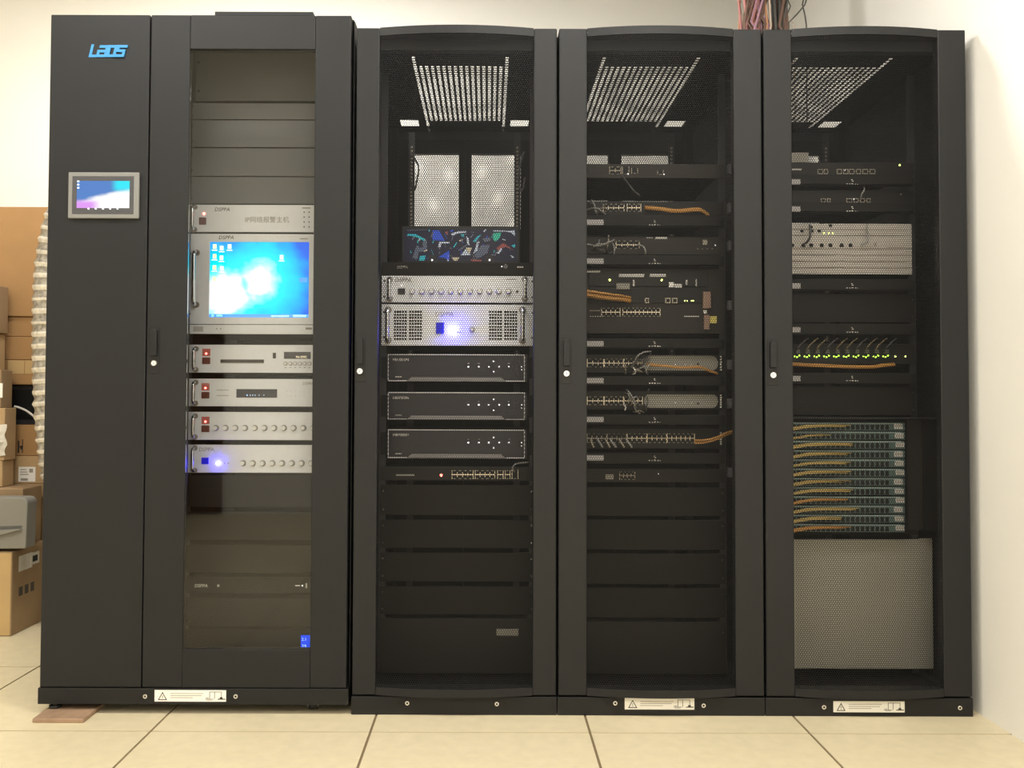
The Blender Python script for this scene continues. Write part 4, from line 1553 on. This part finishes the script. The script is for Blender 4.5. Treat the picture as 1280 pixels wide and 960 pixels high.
# pale chassis of stacked cards
d = dev4('blade_chassis', 'pale beige chassis of stacked cards with a row of dark sockets', 'network chassis', 280, 343.5, 'inner_black', thick=.003, w=.462)
rows = [(280, 287), (287.6, 294.5), (295.1, 310.5), (311.2, 318.5), (319.1, 326.5), (327.1, 334.5), (335.1, 343)]
for k, (p0, p1) in enumerate(rows):
    z0, z1 = zrange(1060, p0, p1, YF)
    MB().box(d.x0, d.x1, YF - .004, YF - .0005, z0, z1, 'white_chassis').build('card', d.r, .0006)
yo = YF - .0042
m = MB()
for k, q in enumerate((990, 1004, 1014, 1027, 1038, 1052, 1063)):
    x, z = W(q, 306.5, yo)
    m.prism([(x - .006, z - .0055), (x + .006, z - .0055), (x + .006, z + .003), (x, z + .006), (x - .006, z + .003)], yo - .001, yo, 'gap_dark')
for q, y_ in ((1002.5, 289), (1024, 289), (1015, 289), (1014, 284), (1038, 282)):
    x, z = W(q, y_, yo)
    m.box(x - .005, x + .005, yo - .001, yo, z - .004, z + .004, 'gap_dark')
m.build('socket_row', d.r)
m = MB()
for (p_, a, c) in ((287.3, 1055, 1132), (311, 990, 1132), (319, 990, 1045), (319, 1055, 1132), (327, 990, 1045), (327, 1055, 1132), (335, 990, 1045), (335, 1055, 1132), (309, 1110, 1132)):
    (xa, za), (xb, zb) = W(a, p_ + .5, yo), W(c, p_ - .3, yo)
    m.box(xa, xb, yo - .0005, yo, za, zb, 'ink_soft')
m.build('card_seam', d.r)
for q in (1030, 1036, 1041):
    x, z = W(q, 291.5, yo)
    MB().disc(x, z, .0022, yo - .001, yo, 'led_yellow', 8).build('indicator_light', d.r)
x, z = W(1094, 305.5, yo)
MB().box(x - .004, x + .004, yo - .001, yo, z - .006, z + .006, 'ink_soft').build('card_mark', d.r)
cord('patch_cable', cpts([(1004, 306, .008), (1011, 300, .03), (1013, 292, .035), (1012, 281, .02)], YF), .0036, 'cord_dark', 'dark curved cord plugged into the pale beige chassis')
cord('patch_cable', cpts([(1076, 306, .008), (1083, 304, .02), (1085, 298, .022), (1084, 280, .016)], YF), .0026, 'cord_grey', 'thin pale cord at the right of the dark sockets on the beige chassis')
for lab, p0, p1 in (('black filler panel below the pale beige chassis, right rack', 367, 403), ('black filler panel right above the fibre tray frame', 483, 519)):
    z0, z1 = zrange(1060, p0, p1, YF)
    blank(XC, z0, z1, lab, YF, 'panel_black', 'filler panels of the right rack')
# switch with green lights
d = dev4('network_switch', 'dark switch with a row of green lights and thin cords above', 'network switch', 430, 455, 'switch_face')
m = MB()
for k in range(12):
    q = 996 + 12.3 * k
    if k < 10:
        x, z = d.p(q, 439.5)
        m.box(x - .006, x + .006, d.y - .012, d.y - .0001, z - .006, z + .006, 'cord_dark')
    for dx, dy in ((0, 1), (3, -1), (-3, 0)) if k < 10 else ((0, 0),):
        g = d.led(q + dx, 445.5 + dy, 'led_green' if k < 10 else 'led_yellow', .0024 if dx >= 0 else .0018, out=.003)
m.build('plug_row', d.r)
for k in range(10):
    q = 996 + 12.3 * k
    cord('patch_cable', cpts([(q, 438, .012), (q + 2, 434, .028), (q + 8, 427.5, .024), (q + 14, 423, .012)], YF), .0020, 'cord_dim' if k % 3 else 'cord_dark',
         'thin cord above the green lights, %s from the left' % ['first', 'second', 'third', 'fourth', 'fifth', 'sixth', 'seventh', 'eighth', 'ninth', 'tenth'][k], 'thin cords above the green lights')
cord('patch_cable', cpts([(978, 454.5, .014), (1010, 456, .02), (1050, 458, .022), (1090, 458.5, .02), (1104, 456.5, .016), (1118, 455.5, .008)], YF), .0026, 'cord_orange',
     'orange cord bundle below the row of green lights', n=5, spread=.0042)
# fibre frame
z0, z1 = zrange(1060, 521.5, 668, YF)
d = Dev('fibre_distributor', 'dark fibre frame of twelve teal trays with yellow pigtails', 'fibre frame', XC, z0, z1, 'inner_black', thick=.004, depth=.30)
fx1, = (d.p(1166, 600)[0],)
MB().box(d.x0, fx1, YF - .05, YF - .047, d.p(1060, 522)[1] - .003, d.p(1060, 522)[1], 'rail_dark').box(d.x0, fx1, YF - .05, YF - .0005, z1 - .0028, z1, 'rail_dark').build('frame_top', d.r)
(a, b), (c, e) = d.p(1152, 662), d.p(1165, 525)
MB().box(a + .003, c, YF - .03, YF - .0005, b, e, 'panel_black').build('frame_side', d.r)
MB().box(d.p(1134, 600)[0], a + .002, YF - .004, YF - .0005, b, e, 'switch_brown').build('frame_cheek', d.r)
TYP = YF - .036
for k in range(12):
    pc = 533 + 11.55 * k
    (a, b), (c, e) = W(978, pc + 4.6, TYP), W(1131, pc - 4.8, TYP)
    a = max(a, d.x0 + .01)
    m = MB()
    m.box(a, c, TYP, YF - .0006, b, e, 'tray_teal')
    tr = m.build('fibre_tray', d.r, .0006)
    MB().box(a + .02, c - .012, TYP - .0012, TYP - .0001, e - .0042, e - .0012, 'tray_rim').build('tray_rim', tr)
    m = MB()
    n2 = 20
    for q in range(n2):
        xq = a + .03 + (c - a - .075) * q / n2
        m.box(xq, xq + (c - a) / n2 * .55, TYP - .0006, TYP - .0001, b + .002, e - .007, 'panel_black')
    m.build('tray_windows', tr)
    (la, lb), (lc, le) = W(1117.5 + (k % 3), pc + 3, TYP), W(1128 + (k % 3), pc - 3, TYP)
    lm = MB().box(la, lc, TYP - .0010, TYP - .0001, lb, le, 'ink_pale')
    for q in range(3):
        xq = la + (lc - la) * (.16 + .28 * q)
        lm.box(xq, xq + (lc - la) * .16, TYP - .0013, TYP - .0010, lb + .003, le - .003, 'ink_soft')
    lm.build('tray_label', tr)
    if True:
        ends = [1064, 1038, 1066, 1064, 1064, 1064, 1064, 1066, 1060, 1074, 1052, 1064][k]
        cm = ['cord_yellow', 'cord_yellow', 'cord_yellow', 'cord_yellow', 'cord_yellow', 'cord_yellow', 'cord_yellow', 'cord_yellow', 'cord_orange', 'cord_yellow', 'cord_yellow', 'cord_orange'][k]
        m = MB()
        nn = 4 if k != 1 else 2
        for s in range(nn):
            dy = (s - nn / 2) * 1.3 + random.uniform(-.4, .4)
            r_ = random.uniform(1.5, 4.)
            e_ = ends - random.uniform(0, 20) * (s > 0)
            pts = cpts([(972, pc + dy + 4 + r_ * .6, .052), (990, pc + dy * .8 + 3 + r_ * .4, .054), (1010, pc + dy * .7 + .6, .052), ((1010 + e_) / 2, pc + dy * .6 - .4, .048), (e_, pc + dy * .5, .0375)], YF)
            V_ = [Vector(p) for p in pts]
            sm_ = []
            for i in range(len(V_) - 1):
                P0, P1, P2, P3 = V_[max(i - 1, 0)], V_[i], V_[i + 1], V_[min(i + 2, len(V_) - 1)]
                for t_ in range(4):
                    t = t_ / 4
                    sm_.append(.5 * ((2 * P1) + (P2 - P0) * t + (2 * P0 - 5 * P1 + 4 * P2 - P3) * t * t + (3 * P1 - P0 - 3 * P2 + P3) * t ** 3))
            sm_.append(V_[-1])
            m.tube(sm_, .0017, cm, 5)
        m.build('pigtail_bundle', tr, label='yellow fibre pigtails')
# grey cover below
(a, b), (c, e) = W(986, 836, YF), W(1166, 674.5, YF)
d = Dev('cover_plate', 'large plain beige-grey cover panel at the bottom of the right rack', 'panel', (max(a, XC - .241) + c) / 2, b, e, 'cover_grey', w=c - max(a, XC - .241), depth=0, thick=.006, bevel=.003)
MB().box(d.x0 + .004, d.x1 - .004, YF - .0008, YF - .0001, e - .004, e - .002, 'ink_soft').build('edge_seam', d.r)
MB().box(d.x1 - .045, d.x1 - .005, YF - .003, YF - .0002, e - .010, e + .004, 'ink_soft').build('corner_catch', d.r)

# ------------------------------------------------------------------ cables rising to the ceiling above the racks
def wire_bundle(name, label, px0, px1, Y, nw, mts, rmin, rmax, cat='cable'):
    xa, xb = W(px0, 20, Y)[0], W(px1, 20, Y)[0]
    t = thing(name, ((xa + xb) / 2, Y, RH - .006), label, cat)
    for k in range(nw):
        u = xa + (xb - xa) * (k + random.random()) / nw
        yy = Y + random.uniform(-.03, .03)
        pts = []
        for q in range(9):
            z = RH - .006 + .12 + (CEIL - RH - .13) * q / 8 if q else RH - .004
            pts.append((u + random.uniform(-.014, .014), yy + random.uniform(-.012, .012), z))
        if k % 5 == 0:
            for q in range(1, 9):
                pts[q] = (xa + (xb - xa) * ((k * .37 + q * .29) % 1), yy - .03, pts[q][2])
        MB().tube(pts, random.uniform(rmin, rmax), random.choice(mts), 6).build('wire', t)
    return t


wire_bundle('wiring_loom', 'thick bundle of pink and brown wires rising above the right racks', 926, 960, .80, 46,
            ['wire_pink', 'wire_brown', 'wire_brown', 'wire_orange', 'wire_pale', 'wire_violet', 'wire_pink'], .003, .0055)
wire_bundle('wiring_loom', 'bundle of dark grey wires right beside the pink wires above the racks', 962, 984, .84, 14, ['cord_dark', 'wire_brown', 'cord_dark'], .005, .008)
for pl, lab in (([(986, 28), (996, 18), (1006, 6), (1010, -6)], 'slanting thin dark wire before the wall, right of the grey wires'),
                ([(1008, 32), (1006, 18), (1003, 6), (1006, -8)], 'rightmost upright thin dark wire above the right rack'),
                ([(978, 30), (984, 18), (988, 8), (982, -8)], 'thin dark wire nearest the grey wires above the right rack'),
                ([(993, 31), (983, 18), (976, 6), (972, -6)], 'single pale wire crossing the grey wires above the rack')):
    yw = .86 + .035 * ['slant', 'rightm', 'nearest', 'single'].index([q for q in ('slant', 'rightm', 'nearest', 'single') if q in lab][0])
    pp = [(W(a, b, yw)[0], yw, W(a, b, yw)[1]) for a, b in pl]
    pp = [(pp[0][0], yw, RH - .006)] + pp + [(pp[-1][0], yw, CEIL)]
    tag(MB().tube(pp, .0028, 'wire_pale' if 'pale' in lab else 'cord_dark', 6).build('loose_wire'), lab, 'wire')

# ------------------------------------------------------------------ cartons, printer and duct at the left
def carton(px1, p0, p1, Y, depth, label, mt, z0=None, z1=None, w=.7, x1=None, tape=None, group='cardboard cartons by the left edge', x0=None):
    x1 = W(px1, (p0 + p1) / 2, Y + (depth if Y == YB else 0))[0] if x1 is None else x1
    z0 = zz(p1, Y, px1) if z0 is None else z0
    z1 = zz(p0, Y, px1) if z1 is None else z1
    x0 = x1 - w if x0 is None else x0
    t = thing('carton', ((x0 + x1) / 2, Y + depth / 2, z0), label, 'carton', group)
    MB().box(x0, x1, Y, Y + depth, z0, z1, mt).build('body', t, .003)
    if tape:
        MB().box(tape[0], tape[1], Y - .0006, Y - .0001, z0 + .002, z1 - .002, 'tape').build('tape', t)
    return t, (x0, x1, z0, z1)


YA, YB, YC, YE = 1.20, 1.06, .86, 1.00
# bottom front carton
t, (fx0, fx1_, fz0, fz1) = carton(14.5, 690, 796, YC, .30, 'large carton with a shipping label on the floor under the grey printer', 'cardboard_grey', z0=.0005)
MB().box(fx0 + .01, fx1_ - .004, YC - .0012, YC - .0002, .004, fz1 - .004, 'cardboard_pale').build('front_face', t)
# label, hand hole and marks on its right side
m = MB()
m.box(fx1_, fx1_ + .0008, YC + .050, YC + .155, fz1 - .085, fz1 - .025, 'plastic_film')
m.build('shipping_label', t, label='pale shipping label')
MB().box(fx1_ + .0009, fx1_ + .004, YC + .135, YC + .205, fz1 - .075, fz1 - .028, 'plastic_film').box(fx1_ + .0041, fx1_ + .0048, YC + .150, YC + .19, fz1 - .064, fz1 - .040, 'gap_dark').build('hand_hole', t)
m = MB()
for k in range(3):
    m.box(fx1_, fx1_ + .0006, YC + .055 + .045 * k, YC + .083 + .045 * k, fz1 - .180, fz1 - .145, 'ink')
m.build('printed_marks', t)
# carton behind the printer
t, (ex0, ex1, ez0, ez1) = carton(28, 611, 690, YE, .155, 'brown carton standing behind the grey printer', 'cardboard_grey', z0=fz1 + .001)
carton(17, 576, 610.5, YB, .09, 'low tan carton right on the carton behind the printer', 'cardboard_tan', z0=ez1 + .001)
zlo = zz(576, YB, 17) + .001
t, b2 = carton(20, 510, 576, YB, .09, 'carton with a crumpled plastic wrapper on its front, left edge', 'cardboard_tan', z0=zlo)
# crumpled wrapper
(pa, pz0), (pb, pz1) = W(-40, 575, YB), W(9, 530, YB)
wv = MB()
nx_, nz_ = 14, 9
rw = random.Random(3)
grid = [[None] * (nz_ + 1) for _ in range(nx_ + 1)]
for i in range(nx_ + 1):
    for j in range(nz_ + 1):
        u, v = i / nx_, j / nz_
        x = pa + (pb - pa) * u + rw.uniform(-.006, .006)
        z = pz0 + (pz1 - pz0) * v * (.86 + .14 * u) + .02 * u * (1 - v)
        grid[i][j] = (x, YB - .004 - .016 * math.sin(math.pi * u) * math.sin(math.pi * v) - rw.uniform(0, .008), z)
for i in range(nx_):
    for j in range(nz_):
        wv.face([grid[i][j], grid[i + 1][j], grid[i + 1][j + 1], grid[i][j + 1]], 'plastic_film', True)
wv.build('wrapper', t, label='crumpled whitish plastic wrapper')
zlo = b2[3] + .001
t, b3 = carton(15.5, 462, 510, YB, .09, 'grey-brown carton with a white label, left edge', 'cardboard_grey', z0=zlo)
(la, lb), (lc, le) = W(-14, 497, YB), W(3.5, 479, YB)
lm = MB().box(la, lc, YB - .001, YB - .0001, lb, le, 'label_white')
for k in range(4):
    lm.box(la + .006, lc - .010 - .006 * (k % 2), YB - .0014, YB - .001, lb + .010 + .011 * k, lb + .014 + .011 * k, 'ink_soft')
lm.build('white_label', t)
zlo = b3[3] + .001
t, b4 = carton(6.5, 416, 462, YB, .09, 'narrow tan carton above the carton with the white label', 'cardboard_tan', z0=zlo)
zlo = b4[3] + .001
carton(10.5, 356, 416, YB, .09, 'grey-brown carton, topmost of the front stack at the left edge', 'cardboard_grey', z0=zlo)
# inner stack
XR = -1.80
st = [(605, 800, 'cardboard_tan', 'bottom carton of the rear stack, mostly behind other cartons', 46),
      (570, 605, 'cardboard_tan', 'tan carton with a white barcode label beside the foil duct', 46),
      (531, 570, 'cardboard', 'orange-brown carton with black printed marks, under the black box', 46)]
zl = .0005
for p0, p1, mt, lab, q in st:
    t, bb = carton(q, p0, p1, YA, .36, lab, mt, z0=zl, x1=XR, w=.62)
    zl = bb[3] + .001
    if p0 == 570:
        (la, lb), (lc, le) = W(23, 602, YA), W(44.5, 583.5, YA)
        m = MB().box(la, lc, YA - .001, YA - .0001, lb, le, 'label_white')
        for k in range(3):
            m.box(la + .008, la + .034 + .004 * k, YA - .0014, YA - .001, le - .014 - .010 * k, le - .010 - .010 * k, 'ink_soft')
        m.box(lc - .026, lc - .010, YA - .0014, YA - .001, le - .024, le - .008, 'ink_soft').box(la + .010, la + .040, YA - .0014, YA - .001, lb + .004, lb + .014, 'ink_soft')
        m.build('white_label', t)
    if p0 == 531:
        m = MB()
        for (a_, b_, c_, d_) in ((22, 566, 24.5, 551), (25.5, 562, 28, 557), (23.5, 559, 29, 557.8), (27.5, 566, 29, 549)):
            (xa, za), (xb, zb) = W(a_, b_, YA), W(c_, d_, YA)
            m.box(xa, xb, YA - .0006, YA - .0001, za, zb, 'ink')
        m.build('printed_marks', t)
x0b = W(-60, 500, YA)[0]
zt = zz(481, YA, 30)
bb_ = thing('black_case', ((x0b + XR) / 2, YA + .18, zl), 'black case between the brown cartons, crossed by a white cable', 'case')
MB().box(x0b, XR, YA + .03, YA + .36, zl, zt, 'dark_plastic').build('body', bb_, .004)
MB().box(x0b + .02, XR - .02, YA + .028, YA + .0295, zl + .02, zt - .02, 'inner_black').build('front_panel', bb_)
cord('white_cable', [(W(q, v, 1.185)[0], 1.185, W(q, v, 1.185)[1]) for q, v in ((18, 508), (24, 509.5), (34, 514), (46, 524), (54, 536))],
     .0045, 'cord_white', 'white cable arching before the black case')
zl = zt + .001
for p0, p1, mt, lab in ((450, 481, 'cardboard', 'flat carton with a pale tape seam, on the black case'),
                        (421, 449.5, 'cardboard', 'brown carton second below the tall plain carton'),
                        (396, 420.5, 'cardboard', 'low brown carton right under the tall plain carton')):
    tp = (W(29, 465, YA)[0], W(40, 465, YA)[0]) if p0 == 450 else None
    t, bb = carton(46, p0, p1, YA, .36, lab, mt, z0=zl, x1=XR, w=.62)
    zl = bb[3] + .001
    if p0 == 450:
        (xa, za), (xb, zb) = W(10, 462, YA), W(30.5, 443, YA)
        MB().box(xa, xb, YA - .0012, YA - .0001, bb[2] + .045, bb[3] - .002, 'cardboard_pale').build('lid_flap', t)
        MB().box(xb + .004, XR - .01, YA - .0012, YA - .0001, bb[2] + .045, bb[3] - .002, 'cardboard_pale').build('lid_flap', t)
carton(46, 258.5, 396, YA - .01, .36, 'tall plain orange-brown carton on top of the rear stack', 'cardboard', z0=zl, x1=XR, w=.80)
# grey printer
YP = .862
(pa, pz0), (pb, pz1) = W(0, 690, YP), W(34.5, 622, YP)
pz0 = fz1 + .001
pr = thing('printer', (pb - .25, YP + .037, pz0), 'pale grey printer with a curved tray handle, on the large carton', 'printer')
x0p = pb - .52
prof = []
for k in range(7):
    a = math.pi / 2 * k / 6
    prof.append((pb - .022 + .022 * math.cos(a), pz1 - .022 + .022 * math.sin(a)))
body = [(x0p, pz0), (pb - .004, pz0 + .012)] + prof + [(x0p, pz1)]
MB().prism(body, YP, YP + .075, 'printer_grey').build('body', pr, .004)
(ha, hz0), (hb, hz1) = W(-40, 668, YP), W(30, 656, YP)
s0 = W(28, 659, YP)
MB().prism([(x0p + .03, W(0, 667, YP)[1]), (s0[0] - .004, W(30, 660.5, YP)[1]), (s0[0], W(30, 657, YP)[1]), (x0p + .03, W(0, 661.5, YP)[1])], YP - .001, YP - .0001, 'printer_dark').build('tray_slot', pr)
hp = []
for k in range(9):
    u = k / 8
    hp.append((s0[0] - .002 - (s0[0] - x0p - .05) * (1 - u) if False else x0p + .04 + (s0[0] - .002 - x0p - .04) * u, W(0, 668, YP)[1] - .052 * (1 - u ** 2.2) + .0 + .020 * u))
top = [(s0[0], W(30, 661, YP)[1]), (x0p + .04, W(0, 668, YP)[1])]
MB().prism(hp + top, YP - .016, YP - .0002, 'printer_grey').build('tray_handle', pr, .003)
# corrugated foil duct beside the cabinet
path = [(-1.306, 1.0, 1.90), (-1.42, 1.0, 1.885), (-1.56, 1.0, 1.835), (-1.66, 1.0, 1.73), (-1.715, 1.0, 1.58), (-1.742, 1.0, 1.40), (-1.745, 1.0, 1.16), (-1.738, 1.0, .94),
        (-1.720, 1.0, .74), (-1.690, 1.0, .58), (-1.62, 1.0, .47), (-1.49, 1.0, .42), (-1.306, 1.0, .41)]
V_ = [Vector(p) for p in path]
sm_ = []
for i in range(len(V_) - 1):
    P0, P1, P2, P3 = V_[max(i - 1, 0)], V_[i], V_[i + 1], V_[min(i + 2, len(V_) - 1)]
    for t_ in range(24):
        t = t_ / 24
        sm_.append(.5 * ((2 * P1) + (P2 - P0) * t + (2 * P0 - 5 * P1 + 4 * P2 - P3) * t * t + (3 * P1 - P0 - 3 * P2 + P3) * t ** 3))
sm_.append(V_[-1])
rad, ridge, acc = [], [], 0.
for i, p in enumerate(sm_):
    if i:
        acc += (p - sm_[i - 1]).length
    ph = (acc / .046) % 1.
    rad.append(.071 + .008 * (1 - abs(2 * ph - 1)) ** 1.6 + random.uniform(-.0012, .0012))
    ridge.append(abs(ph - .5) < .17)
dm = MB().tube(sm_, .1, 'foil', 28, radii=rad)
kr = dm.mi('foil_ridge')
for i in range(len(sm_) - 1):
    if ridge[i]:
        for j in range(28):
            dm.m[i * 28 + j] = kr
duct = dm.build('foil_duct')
tag(duct, 'ribbed silver foil duct beside the left side of the glass-door cabinet', 'duct')
